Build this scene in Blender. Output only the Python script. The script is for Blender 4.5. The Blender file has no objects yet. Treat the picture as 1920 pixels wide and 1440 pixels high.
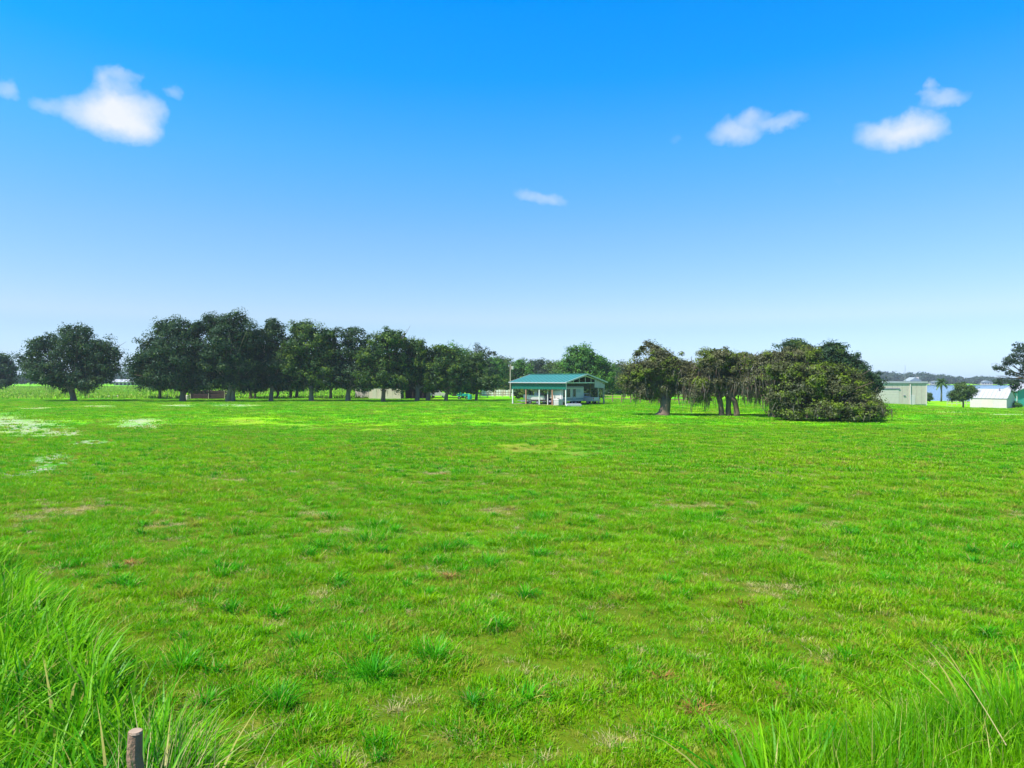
import bpy, math, random
import numpy as np
R = math.radians
rng = np.random.default_rng(11)
random.seed(5)
SC = bpy.context.scene
COL = SC.collection
# ------------------------------------------------------------------ camera
F = 1280.0; H = 4.2; HY = 712.0
cd = bpy.data.cameras.new('camera'); cam = bpy.data.objects.new('camera', cd); COL.objects.link(cam)
cd.sensor_width = 36; cd.lens = 24; cd.clip_start = 0.1; cd.clip_end = 9000
cam.location = (0, 0, H); cam.rotation_euler = (R(90) - math.atan(8/F), 0, 0)
SC.camera = cam
# ------------------------------------------------------------------ sun, sky, exposure
SUN_EL, SUN_AZ = R(58), math.atan2(-0.70, -0.42)
sd = bpy.data.lights.new('sun', 'SUN'); sd.energy = 5.0; sd.angle = R(1.0); sd.color = (1, .96, .88)
sun = bpy.data.objects.new('sun', sd); COL.objects.link(sun)
sx, sy = math.sin(SUN_AZ)*math.cos(SUN_EL), math.cos(SUN_AZ)*math.cos(SUN_EL)
from mathutils import Vector, noise as mn
sun.rotation_euler = Vector((sx, sy, math.sin(SUN_EL))).to_track_quat('Z', 'Y').to_euler()
SC.render.engine = 'CYCLES'
SC.view_settings.view_transform = 'Standard'; SC.view_settings.look = 'None'
SC.view_settings.exposure = 1.0; SC.view_settings.gamma = 1.0; SC.view_settings.use_curve_mapping = False
SC.cycles.max_bounces = 6; SC.cycles.transparent_max_bounces = 6

def nd(nt, t, **k):
    n = nt.nodes.new(t)
    for a, v in k.items():
        if a.startswith('i_'):
            n.inputs[int(a[2:])].default_value = v
        else: setattr(n, a, v)
    return n
def math_(nt, op, a, b=None, c=None, clamp=False):
    n = nt.nodes.new('ShaderNodeMath'); n.operation = op; n.use_clamp = clamp
    for i, v in enumerate((a, b, c)):
        if v is None: continue
        if isinstance(v, (int, float)): n.inputs[i].default_value = v
        else: nt.links.new(v, n.inputs[i])
    return n.outputs[0]
def mixc(nt, f, a, b):
    n = nt.nodes.new('ShaderNodeMix'); n.data_type = 'RGBA'
    for s, v in ((n.inputs[0], f), (n.inputs[6], a), (n.inputs[7], b)):
        if isinstance(v, (int, float)): s.default_value = v
        elif isinstance(v, tuple): s.default_value = (*v, 1) if len(v) == 3 else v
        else: nt.links.new(v, s)
    return n.outputs[2]
def noise_(nt, vec, scale, detail=3, rough=.55, out=0):
    n = nt.nodes.new('ShaderNodeTexNoise'); n.inputs['Scale'].default_value = scale
    n.inputs['Detail'].default_value = detail; n.inputs['Roughness'].default_value = rough
    if vec is not None: nt.links.new(vec, n.inputs['Vector'])
    return n.outputs[out]
def ramp(nt, f, a, b):
    n = nt.nodes.new('ShaderNodeMapRange'); n.interpolation_type = 'SMOOTHSTEP'
    nt.links.new(f, n.inputs[0]); n.inputs[1].default_value = a; n.inputs[2].default_value = b
    return n.outputs[0]

W = bpy.data.worlds.new('World'); SC.world = W; W.use_nodes = True
nt = W.node_tree; nt.nodes.clear()
wo = nd(nt, 'ShaderNodeOutputWorld'); bg = nd(nt, 'ShaderNodeBackground')
sky = nd(nt, 'ShaderNodeTexSky'); sky.sky_type = 'NISHITA'; sky.sun_disc = False
sky.sun_elevation = SUN_EL; sky.sun_rotation = SUN_AZ; sky.altitude = 0
sky.air_density = 1.0; sky.dust_density = 0.6; sky.ozone_density = 2.0
tc = nd(nt, 'ShaderNodeTexCoord')
sep = nd(nt, 'ShaderNodeSeparateXYZ'); nt.links.new(tc.outputs['Generated'], sep.inputs[0])
# blue grade of the sky by elevation: deeper and more saturated higher up
elev = math_(nt, 'ARCSINE', sep.outputs[2])
SKY_TINT = nd(nt, 'ShaderNodeValToRGB')
nt.links.new(math_(nt, 'DIVIDE', elev, R(90), clamp=True), SKY_TINT.inputs[0])
cr = SKY_TINT.color_ramp
cr.elements[0].position = 0.0; cr.elements[0].color = (.62, .85, 1.35, 1)
cr.elements[1].position = 1.0; cr.elements[1].color = (.42, .80, 1.05, 1)
for p, c in ((.012, (.60, .78, 1.22, 1)), (.045, (.59, .70, .91, 1)), (.056, (.695, .745, .87, 1)), (.129, (.53, .81, 1.0, 1)), (.198, (.280, .885, 1.22, 1)), (.264, (.04, .88, 1.42, 1)), (.323, (.002, .88, 1.60, 1)), (.45, (.10, .75, 1.30, 1)), (.65, (.32, .78, 1.12, 1))):
    e = cr.elements.new(p); e.color = c
mul = nd(nt, 'ShaderNodeMix', data_type='RGBA', blend_type='MULTIPLY'); mul.inputs[0].default_value = 1
nt.links.new(sky.outputs[0], mul.inputs[6]); nt.links.new(SKY_TINT.outputs[0], mul.inputs[7])
az = math_(nt, 'ARCTAN2', sep.outputs[0], sep.outputs[1])
comb = nd(nt, 'ShaderNodeCombineXYZ'); nt.links.new(az, comb.inputs[0]); nt.links.new(elev, comb.inputs[1])
wn = nd(nt, 'ShaderNodeTexNoise'); wn.inputs['Scale'].default_value = 16; wn.inputs['Detail'].default_value = 7; wn.inputs['Roughness'].default_value = .66
nt.links.new(comb.outputs[0], wn.inputs['Vector'])
wv = nd(nt, 'ShaderNodeVectorMath', operation='SUBTRACT'); nt.links.new(wn.outputs['Color'], wv.inputs[0]); wv.inputs[1].default_value = (.5, .5, .5)
wsc = nd(nt, 'ShaderNodeVectorMath', operation='MULTIPLY'); nt.links.new(wv.outputs[0], wsc.inputs[0]); wsc.inputs[1].default_value = (.045, .040, 0)
wad = nd(nt, 'ShaderNodeVectorMath', operation='ADD'); nt.links.new(comb.outputs[0], wad.inputs[0]); nt.links.new(wsc.outputs[0], wad.inputs[1])
def ang(px, py):
    x, z = (px-960)/F, (HY-py)/F
    return math.atan2(x, 1), math.atan2(z, math.hypot(1, x))
puffs = [ # px, py, rx, ry, strength
 (200,214,66,34,.85),(244,216,50,42,.85),(215,192,42,30,.75),(262,236,32,24,.65),(132,204,44,20,.45),(84,194,24,16,.36),(203,150,22,26,.55),(238,158,28,22,.42),
 (228,135,38,14,.45),(14,163,20,16,.38),(288,206,24,24,.42),(328,176,18,15,.34),(236,254,60,16,.36),
 (1385,248,54,28,.58),(1412,222,36,18,.48),(1345,260,30,18,.34),(1470,228,42,14,.42),(1440,230,30,12,.38),(1270,262,30,18,.18),
 (1690,244,62,28,.80),(1640,242,44,20,.55),(1706,222,28,18,.5),(1735,240,34,28,.55),
 (1772,184,42,15,.48),(1742,180,24,9,.36),(1748,164,14,14,.4),
 (985,368,36,15,.34),(1032,376,36,17,.42),(1008,372,32,14,.37),(1575,335,70,26,.12),(960,522,50,14,.10),(1150,120,60,26,.05)]
tot = None
for px, py, rx, ry, st in puffs:
    a, e = ang(px, py)
    s = nd(nt, 'ShaderNodeVectorMath', operation='SUBTRACT'); nt.links.new(wad.outputs[0], s.inputs[0]); s.inputs[1].default_value = (a, e, 0)
    m = nd(nt, 'ShaderNodeVectorMath', operation='MULTIPLY'); nt.links.new(s.outputs[0], m.inputs[0]); m.inputs[1].default_value = (F/rx, F/ry, 0)
    l = nd(nt, 'ShaderNodeVectorMath', operation='LENGTH'); nt.links.new(m.outputs[0], l.inputs[0])
    mr = nd(nt, 'ShaderNodeMapRange'); mr.interpolation_type = 'SMOOTHSTEP'
    nt.links.new(l.outputs['Value'], mr.inputs[0]); mr.inputs[1].default_value = 1.42; mr.inputs[2].default_value = .05
    mr.inputs[3].default_value = 0; mr.inputs[4].default_value = st
    tot = mr.outputs[0] if tot is None else math_(nt, 'MAXIMUM', math_(nt, 'MULTIPLY', math_(nt, 'ADD', tot, mr.outputs[0]), .62), math_(nt, 'MAXIMUM', tot, mr.outputs[0]))
alpha = math_(nt, 'MULTIPLY', math_(nt, 'SUBTRACT', tot, math_(nt, 'MULTIPLY', noise_(nt, comb.outputs[0], 34, 6, .62), .27)), 1.30, clamp=True)
alpha = math_(nt, 'MULTIPLY', alpha, math_(nt, 'GREATER_THAN', tot, .02))
cloudy = mixc(nt, alpha, mul.outputs[2], (4.4, 4.65, 5.1))
nt.links.new(cloudy, bg.inputs[0]); bg.inputs[1].default_value = .10
nt.links.new(bg.outputs[0], wo.inputs[0])

# ------------------------------------------------------------------ numpy noise / terrain
def vnoise(x, y, s, seed=0):
    x = np.asarray(x)*s; y = np.asarray(y)*s
    xi = np.floor(x).astype(np.int64); yi = np.floor(y).astype(np.int64); fx = x-xi; fy = y-yi
    def h(i, j):
        n = (i*374761393 + j*668265263 + seed*974634777) & 0xffffffff
        n = ((n ^ (n >> 13))*1274126177) & 0xffffffff
        return ((n ^ (n >> 16)) & 0xffff)/65535.0
    fx = fx*fx*(3-2*fx); fy = fy*fy*(3-2*fy)
    return (h(xi, yi)*(1-fx)+h(xi+1, yi)*fx)*(1-fy)+(h(xi, yi+1)*(1-fx)+h(xi+1, yi+1)*fx)*fy
def fbm(x, y, s, o=3, seed=0):
    v = 0; a = 1; t = 0
    for k in range(o):
        v = v+a*vnoise(x, y, s*2**k, seed+k); t += a; a *= .5
    return v/t
def sst(v, a, b):
    t = np.clip((v-a)/(b-a), 0, 1); return t*t*(3-2*t)
def gz(x, y):
    x = np.asarray(x, float); y = np.asarray(y, float)
    z = .10*(fbm(x, y, .12, 2, 5)-.5) + .05*(fbm(x, y, .8, 2, 9)-.5)*sst(-y, -80, -30)
    z = z*sst(-y, -250, -90)
    z = z - 1.9*sst(x, 58, 104)*sst(y, 50, 90)
    lake = sst(x, 78, 96)*sst(y, 196, 232)*sst(-y, -940, -925)
    return z - 2.6*lake
def pg(px, py, z=0):                    # ground point seen at photo pixel
    d = (H-z)*F/(py-HY); return ((px-960)/F*d, d)
def at(px, d): return ((px-960)/F*d, d)

# ------------------------------------------------------------------ mesh helpers
def mesh_np(name, verts, quads=None, tris=None, attrs=None):
    me = bpy.data.meshes.new(name); verts = np.asarray(verts, np.float32)
    me.vertices.add(len(verts)); me.vertices.foreach_set('co', verts.ravel())
    nq = 0 if quads is None else len(quads); n3 = 0 if tris is None else len(tris)
    idx = []
    if nq: idx.append(np.asarray(quads, np.int32).ravel())
    if n3: idx.append(np.asarray(tris, np.int32).ravel())
    if idx:
        idx = np.concatenate(idx); me.loops.add(len(idx)); me.loops.foreach_set('vertex_index', idx)
        me.polygons.add(nq+n3)
        st = np.concatenate([np.arange(nq)*4, nq*4+np.arange(n3)*3]).astype(np.int32)
        me.polygons.foreach_set('loop_start', st)
    for k, (dom, arr) in (attrs or {}).items():
        a = me.attributes.new(k, 'FLOAT', dom); a.data.foreach_set('value', np.asarray(arr, np.float32))
    me.update(calc_edges=True); me.validate()
    return me
def link(name, me, mat=None, parent=None, loc=None):
    o = bpy.data.objects.new(name, me); COL.objects.link(o)
    if mat is not None: me.materials.append(mat)
    if parent is not None: o.parent = parent
    if loc is not None: o.location = loc
    return o
def thing(name, label, cat, loc, rz=0, group=None):
    o = bpy.data.objects.new(name, None); COL.objects.link(o); o.location = loc; o.rotation_euler = (0, 0, rz)
    o.empty_display_size = .3
    return tag(o, label, cat, group)
def tag(o, label=None, cat=None, group=None, kind=None):
    if label: o['label'] = label
    if cat: o['category'] = cat
    if group: o['group'] = group
    if kind: o['kind'] = kind
    return o
class MB:
    def __init__(s): s.v = []; s.f = []
    def box(s, c, d, rz=0, ry=0, taper=1):
        x, y, z = d[0]/2, d[1]/2, d[2]/2; b = len(s.v)
        for k in (-1, 1):
            t = 1 if k < 0 else taper
            for i, j in ((-1, -1), (1, -1), (1, 1), (-1, 1)):
                p = Vector((i*x*t, j*y*t, k*z))
                if ry: p = Vector((p.x*math.cos(ry)+p.z*math.sin(ry), p.y, -p.x*math.sin(ry)+p.z*math.cos(ry)))
                if rz: p = Vector((p.x*math.cos(rz)-p.y*math.sin(rz), p.x*math.sin(rz)+p.y*math.cos(rz), p.z))
                s.v.append((p.x+c[0], p.y+c[1], p.z+c[2]))
        s.f += [tuple(b+i for i in q) for q in ((3, 2, 1, 0), (4, 5, 6, 7), (0, 1, 5, 4), (1, 2, 6, 5), (2, 3, 7, 6), (3, 0, 4, 7))]
        return s
    def span(s, a, b): return s.box(tuple((p+q)/2 for p, q in zip(a, b)), tuple(abs(q-p) for p, q in zip(a, b)))
    def tube(s, pts, rad, n=8, cap=True):
        b0 = len(s.v); P = [Vector(p) for p in pts]
        if not hasattr(rad, '__len__'): rad = [rad]*len(P)
        for i, p in enumerate(P):
            d = (P[min(i+1, len(P)-1)]-P[max(i-1, 0)]).normalized()
            u = d.cross(Vector((0, 0, 1)) if abs(d.z) < .9 else Vector((1, 0, 0))).normalized(); w = d.cross(u)
            for k in range(n):
                a = 2*math.pi*k/n; q = p+(u*math.cos(a)+w*math.sin(a))*rad[i]; s.v.append(tuple(q))
        for i in range(len(P)-1):
            for k in range(n):
                s.f.append((b0+i*n+k, b0+i*n+(k+1) % n, b0+(i+1)*n+(k+1) % n, b0+(i+1)*n+k))
        if cap:
            s.f.append(tuple(b0+k for k in range(n))[::-1]); s.f.append(tuple(b0+(len(P)-1)*n+k for k in range(n)))
        return s
    def prism(s, poly, axis, a, b):          # poly in the two other axes
        b0 = len(s.v); n = len(poly)
        for t in (a, b):
            for p in poly:
                q = list(p); q.insert(axis, t); s.v.append(tuple(q))
        s.f.append(tuple(b0+i for i in range(n))); s.f.append(tuple(b0+n+i for i in range(n))[::-1])
        for i in range(n): s.f.append((b0+i, b0+n+i, b0+n+(i+1) % n, b0+(i+1) % n))
        return s
    def build(s, name, mat, parent=None, bevel=0, smooth=False):
        import bmesh
        me = bpy.data.meshes.new(name); me.from_pydata(s.v, [], s.f)
        bm = bmesh.new(); bm.from_mesh(me); bmesh.ops.recalc_face_normals(bm, faces=bm.faces)
        if bevel: bmesh.ops.bevel(bm, geom=list(bm.edges), offset=bevel, segments=2, affect='EDGES', profile=.6)
        if smooth:
            for f in bm.faces: f.smooth = True
        bm.to_mesh(me); bm.free(); me.update()
        return link(name, me, mat, parent)

# ------------------------------------------------------------------ materials
MATS = {}
def base_mat(name):
    m = bpy.data.materials.new(name); m.use_nodes = True; nt = m.node_tree
    b = nt.nodes['Principled BSDF']; MATS[name] = m; return m, nt, b
def plain(name, col, rough=.7, metal=0, var=.12, scale=1.5, spec=.3, dirt=None, bump=0):
    m, nt, b = base_mat(name)
    tcn = nd(nt, 'ShaderNodeTexCoord'); v = tcn.outputs['Object']
    n1 = noise_(nt, v, scale, 4); c = tuple(x*(1-var) for x in col); d = tuple(min(1, x*(1+var)) for x in col)
    out = mixc(nt, n1, c, d)
    if dirt:
        out = mixc(nt, math_(nt, 'MULTIPLY', ramp(nt, noise_(nt, v, scale*2.3, 5, .65), .5, .75), dirt[3]), out, dirt[:3])
    nt.links.new(out, b.inputs['Base Color']); b.inputs['Roughness'].default_value = rough; b.inputs['Metallic'].default_value = metal
    b.inputs['Specular IOR Level'].default_value = spec
    if bump:
        bn = nd(nt, 'ShaderNodeBump'); bn.inputs['Strength'].default_value = bump; bn.inputs['Distance'].default_value = .03
        nt.links.new(noise_(nt, v, scale*6, 5), bn.inputs['Height']); nt.links.new(bn.outputs[0], b.inputs['Normal'])
    return m
def foliage(name, dark, light, accent=None, trans=.35, nscale=.5, afrac=.3, attr=True):
    m = bpy.data.materials.new(name); m.use_nodes = True; nt = m.node_tree; nt.nodes.clear()
    out = nd(nt, 'ShaderNodeOutputMaterial'); g = nd(nt, 'ShaderNodeNewGeometry')
    n1 = noise_(nt, g.outputs['Position'], nscale, 3)
    at_ = nd(nt, 'ShaderNodeAttribute'); at_.attribute_name = 'tint'
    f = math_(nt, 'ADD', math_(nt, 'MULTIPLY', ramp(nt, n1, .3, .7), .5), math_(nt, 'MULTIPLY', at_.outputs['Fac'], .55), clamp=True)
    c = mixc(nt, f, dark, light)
    if accent:
        n2 = noise_(nt, g.outputs['Position'], nscale*1.4, 3)
        n2 = math_(nt, 'ADD', n2, math_(nt, 'MULTIPLY', at_.outputs['Fac'], .12))
        c = mixc(nt, ramp(nt, n2, .66-afrac*.3, .78-afrac*.3), c, accent)
    d = nd(nt, 'ShaderNodeBsdfDiffuse'); t = nd(nt, 'ShaderNodeBsdfTranslucent'); gl = nd(nt, 'ShaderNodeBsdfGlossy'); gl.inputs['Roughness'].default_value = .45
    gl.inputs['Color'].default_value = (.7, .8, .9, 1)
    nt.links.new(c, d.inputs[0]); nt.links.new(c, t.inputs[0])
    mx = nd(nt, 'ShaderNodeMixShader'); mx.inputs[0].default_value = trans
    nt.links.new(d.outputs[0], mx.inputs[1]); nt.links.new(t.outputs[0], mx.inputs[2])
    m2 = nd(nt, 'ShaderNodeMixShader'); m2.inputs[0].default_value = .010
    nt.links.new(mx.outputs[0], m2.inputs[1]); nt.links.new(gl.outputs[0], m2.inputs[2])
    nt.links.new(m2.outputs[0], out.inputs[0]); MATS[name] = m; return m

# shared pasture colour: world position noises
YEL = (.250, .460, .001); GRN = (.105, .415, .001); DRK = (.022, .215, .002); STRAW = (.34, .25, .07)
def grass_color(nt, pos, boost=1.0):
    sc = lambda c: tuple(x*boost for x in c)
    mp = nd(nt, 'ShaderNodeVectorMath', operation='MULTIPLY'); nt.links.new(pos, mp.inputs[0]); mp.inputs[1].default_value = (1, 1, 0)
    v = mp.outputs[0]
    a = ramp(nt, noise_(nt, v, .09, 3, .6), .36, .64)
    b = ramp(nt, noise_(nt, v, .45, 4, .6), .38, .68)
    c = ramp(nt, noise_(nt, v, 2.2, 3, .6), .45, .7)
    col = mixc(nt, a, sc(GRN), sc(YEL))
    col = mixc(nt, math_(nt, 'MULTIPLY', b, .50), col, sc(DRK))
    col = mixc(nt, math_(nt, 'MULTIPLY', c, .45), col, sc(DRK))
    return col, v
m, nt, b = base_mat('pasture_ground')
g = nd(nt, 'ShaderNodeNewGeometry'); col, v = grass_color(nt, g.outputs['Position'])
def attrn(nt, n):
    a = nd(nt, 'ShaderNodeAttribute'); a.attribute_name = n; return a.outputs['Fac']
fine = noise_(nt, v, 9, 4, .7)
near = attrn(nt, 'near')
soil = mixc(nt, fine, (.030, .050, .003), (.11, .13, .008))
col = mixc(nt, math_(nt, 'MULTIPLY', near, .9), col, soil)
col = mixc(nt, math_(nt, 'MULTIPLY', ramp(nt, noise_(nt, v, 5, 4, .7), .5, .8), .45), col, (.05, .28, .002))
lush = attrn(nt, 'lush')
col = mixc(nt, math_(nt, 'MULTIPLY', lush, .7), col, (.03, .26, .004))
st = math_(nt, 'ADD', attrn(nt, 'straw'), math_(nt, 'MULTIPLY', math_(nt, 'SUBTRACT', noise_(nt, v, 2.4, 6, .75), .5), 2.4))
col = mixc(nt, math_(nt, 'MULTIPLY', ramp(nt, st, .5, 1.25), .7), col, mixc(nt, fine, (.15, .12, .015), (.36, .28, .07)))
sa = math_(nt, 'ADD', attrn(nt, 'sand'), math_(nt, 'MULTIPLY', math_(nt, 'SUBTRACT', noise_(nt, v, 2.2, 6, .8), .5), 6.5))
col = mixc(nt, math_(nt, 'MULTIPLY', math_(nt, 'MULTIPLY', ramp(nt, sa, .55, 1.05), ramp(nt, attrn(nt, 'sand'), .02, .25)), .9), col, mixc(nt, fine, (.22, .20, .15), (.42, .39, .32)))
nt.links.new(col, b.inputs['Base Color']); b.inputs['Roughness'].default_value = .95; b.inputs['Specular IOR Level'].default_value = .05
bn = nd(nt, 'ShaderNodeBump'); bn.inputs['Strength'].default_value = .6; bn.inputs['Distance'].default_value = .12
nt.links.new(noise_(nt, v, 3.5, 6, .7), bn.inputs['Height']); nt.links.new(bn.outputs[0], b.inputs['Normal'])

def blade_mat(name, boost=1.0, trans=.45, tip=(.30, .58, .004), own=None):
    m = bpy.data.materials.new(name); m.use_nodes = True; nt = m.node_tree; nt.nodes.clear(); MATS[name] = m
    out = nd(nt, 'ShaderNodeOutputMaterial'); g = nd(nt, 'ShaderNodeNewGeometry')
    if own: c = mixc(nt, ramp(nt, noise_(nt, g.outputs['Position'], .9, 3), .35, .7), own[0], own[1])
    else: c, _ = grass_color(nt, g.outputs['Position'], boost)
    tt = attrn(nt, 'tint'); oi = nd(nt, 'ShaderNodeObjectInfo')
    if not own:
        c = mixc(nt, ramp(nt, oi.outputs['Random'], .55, 1), c, (.21, .38, .002))
        c = mixc(nt, ramp(nt, oi.outputs['Random'], .35, .0), c, (.04, .28, .002))
        c = mixc(nt, math_(nt, 'MULTIPLY', math_(nt, 'GREATER_THAN', math_(nt, 'FRACT', math_(nt, 'MULTIPLY', oi.outputs['Random'], 7.3)), .84), .7), c, (.36, .26, .05))
    c = mixc(nt, math_(nt, 'MULTIPLY', ramp(nt, tt, .4, 1), .5), c, tip)
    c = mixc(nt, math_(nt, 'MULTIPLY', math_(nt, 'GREATER_THAN', tt, .94), .8), c, (.45, .36, .12))
    d = nd(nt, 'ShaderNodeBsdfDiffuse'); t = nd(nt, 'ShaderNodeBsdfTranslucent'); gl = nd(nt, 'ShaderNodeBsdfGlossy'); gl.inputs['Roughness'].default_value = .4
    nt.links.new(c, d.inputs[0]); nt.links.new(c, t.inputs[0])
    mx = nd(nt, 'ShaderNodeMixShader'); mx.inputs[0].default_value = trans
    nt.links.new(d.outputs[0], mx.inputs[1]); nt.links.new(t.outputs[0], mx.inputs[2])
    m2 = nd(nt, 'ShaderNodeMixShader'); m2.inputs[0].default_value = .008
    nt.links.new(mx.outputs[0], m2.inputs[1]); nt.links.new(gl.outputs[0], m2.inputs[2])
    nt.links.new(m2.outputs[0], out.inputs[0]); return m
M_BL = blade_mat('grass_blade')
M_TUS = blade_mat('tussock_blade', own=((.02, .22, .004), (.06, .36, .004)), tip=(.20, .52, .01))
M_TALL = blade_mat('tall_blade', own=((.025, .21, .002), (.15, .42, .003)), tip=(.38, .66, .02), trans=.48)
M_FINE = blade_mat('fine_blade', own=((.055, .27, .002), (.18, .44, .002)), tip=(.33, .58, .008), trans=.48)
M_DRY = blade_mat('dry_blade', own=((.30, .28, .10), (.42, .36, .16)), tip=(.55, .48, .26), trans=.3)
M_RUST = blade_mat('rusty_blade', own=((.16, .07, .02), (.34, .17, .05)), tip=(.46, .28, .08), trans=.2)
M_WEED = blade_mat('weed_blade', own=((.10, .24, .006), (.22, .33, .015)), tip=(.36, .42, .05))
bark = plain('bark', (.13, .09, .065), .95, var=.4, scale=2.5, bump=.8)
bark_grey = plain('bark_grey', (.16, .13, .10), .95, var=.35, scale=2.5, bump=.8)
F_OAK = foliage('oak_leaf', (.012, .036, .016), (.046, .092, .030), (.085, .140, .020), afrac=.15)
F_OAKG = foliage('oak_leaf_green', (.014, .046, .012), (.055, .115, .020), (.13, .20, .018), afrac=.35)
F_MOSSY = foliage('mossy_leaf', (.045, .058, .020), (.165, .155, .070), (.140, .195, .018), afrac=.35, nscale=.45)
F_BUSH = foliage('thicket_leaf', (.032, .050, .014), (.130, .135, .052), (.150, .225, .014), afrac=.45, nscale=.55)
F_BRT = foliage('bright_leaf', (.020, .085, .012), (.070, .185, .016), (.11, .25, .02), afrac=.3)
F_MID = foliage('mid_leaf', (.030, .070, .020), (.080, .140, .030), (.12, .19, .03), afrac=.3)
F_PINE = foliage('pine_leaf', (.020, .045, .024), (.055, .085, .040))
F_FAR = foliage('far_leaf', (.022, .050, .032), (.040, .080, .045), nscale=.05)
F_MOSS = foliage('moss_strand', (.085, .078, .055), (.165, .150, .11), (.15, .09, .07), afrac=.3, nscale=.8, trans=.2)

# ------------------------------------------------------------------ ground
nr, nc = 460, 400
yy = 3*(3600/3)**(np.linspace(0, 1, nr))-14
tt = np.linspace(-1, 1, nc); tt = np.sign(tt)*(.62*np.abs(tt)+1.4*np.abs(tt)**5)
Y, T = np.meshgrid(yy, tt, indexing='ij'); X = T*(Y+14)
def ell(x, y, px, py, rx, ry):           # soft ellipse given in photo pixels, projected on the ground
    ppx = 960+x/np.maximum(y, 1)*F; ppy = HY+H*F/np.maximum(y, 1)
    return np.clip(1.2-np.hypot((ppx-px)/rx, (ppy-py)/ry), 0, 1)
SAND = [(40,800,110,26),(10,795,90,30),(110,810,90,16),(100,860,60,16),(85,880,50,11),(20,893,70,11),(260,800,90,8),(60,765,60,4),(185,762,60,3.5),(335,760,50,4),(440,760,80,4),(260,790,60,10),(160,830,70,8),(1890,777,60,3),(1790,773,40,2)]
STRW = [(140,955,95,18),(60,975,50,14),(240,955,60,12),(300,985,60,12),(430,900,60,8),(545,888,50,6),(600,970,40,10),(640,1000,50,10),(330,1015,60,7),(240,1060,16,10),(845,1085,20,10),(590,1120,45,14),(430,1105,40,12),
 (600,1210,40,12),(370,1300,60,40),(480,1370,70,30),(520,1165,40,12),(430,1250,50,20),(1020,840,120,16),(1080,850,80,10),(830,888,40,7),(1000,795,140,6),(1190,800,120,5),(560,800,100,10),(460,790,80,10),(720,805,90,6),
 (1235,1272,22,9),(1390,1135,14,8),(1475,1300,30,8),(1310,1335,24,9),(1290,1380,60,20),(1345,1360,26,14),(760,1330,60,14),(880,1340,50,14),(830,1390,60,20),(1180,1390,90,20),(640,1430,70,18),(1050,1420,80,20),(1440,1110,90,14),
 (1900,968,40,10),(1460,1410,60,14),(1000,1300,60,10),(1820,1150,70,12),(1540,1240,50,12),(930,960,60,10),(960,1060,60,8),(1300,950,60,8)]
LUSH = [(80,870,150,26),(60,840,120,14),(250,870,120,26),(180,850,140,30),(30,920,60,16),(1000,1008,75,9),(620,960,40,8),(690,1000,60,20),(870,1020,80,16),(690,1260,90,30),(1680,928,28,5),(1590,1000,50,8),(860,885,50,5),(1700,950,120,10),(1780,900,120,8),(1830,1010,120,12),(1130,850,140,10)]
def masks(x, y):
    s = 0; w = 0; l = 0
    for e in SAND: s = np.maximum(s, ell(x, y, *e))
    for e in STRW: w = np.maximum(w, ell(x, y, *e))
    for e in LUSH: l = np.maximum(l, ell(x, y, *e))
    return s*(y > 3), w*(y > 3), l*(y > 3)
S_, W_, L_ = masks(X, Y)
g2 = fbm(X, Y, .30, 4, 31); W_ = np.clip(W_*.95 + .55*sst(g2, .62, .80)*sst(-Y, -70, -20), 0, 1)
V = np.stack([X, Y, gz(X, Y)], -1).reshape(-1, 3)
i = np.arange((nr-1)*nc).reshape(nr-1, nc)[:, :-1].ravel()
Q = np.stack([i, i+1, i+nc+1, i+nc], 1)
NEAR = sst(-Y, -75, -22)
me = mesh_np('ground', V, Q, attrs={'sand': ('POINT', S_.ravel()), 'straw': ('POINT', W_.ravel()), 'lush': ('POINT', L_.ravel()), 'near': ('POINT', NEAR.ravel())})
me.polygons.foreach_set('use_smooth', [True]*len(me.polygons))
gr = link('ground', me, MATS['pasture_ground']); tag(gr, kind='structure')

# water
m, nt, b = base_mat('lake_water'); b.inputs['Base Color'].default_value = (.06, .13, .22, 1); b.inputs['Roughness'].default_value = .18; b.inputs['IOR'].default_value = 1.33
bn = nd(nt, 'ShaderNodeBump'); bn.inputs['Strength'].default_value = .35; bn.inputs['Distance'].default_value = .15
g = nd(nt, 'ShaderNodeNewGeometry'); nt.links.new(noise_(nt, g.outputs['Position'], .8, 4), bn.inputs['Height']); nt.links.new(bn.outputs[0], b.inputs['Normal'])
me = mesh_np('lake_water', [(70, 190, -3.05), (1900, 190, -3.05), (1900, 975, -3.05), (70, 975, -3.05)], [(0, 1, 2, 3)])
tag(link('lake_water', me, m), kind='structure')
# sandy lane near the lakeside buildings
lane = plain('lane_sand', (.34, .31, .24), .95, var=.25, scale=.5)
lx = np.linspace(74, 99, 60); ly = 152+.03*(lx-74)+.8*np.sin(lx*.13)
v0 = np.stack([lx, ly-1.3-.3*np.sin(lx), gz(lx, ly-1.3)+.03], 1); v1 = np.stack([lx, ly+1.3, gz(lx, ly+1.3)+.03], 1)
me = mesh_np('sandy_lane', np.concatenate([v0, v1]), [(k, k+1, 61+k, 60+k) for k in range(59)])
tag(link('path', me, lane), kind='structure')

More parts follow.
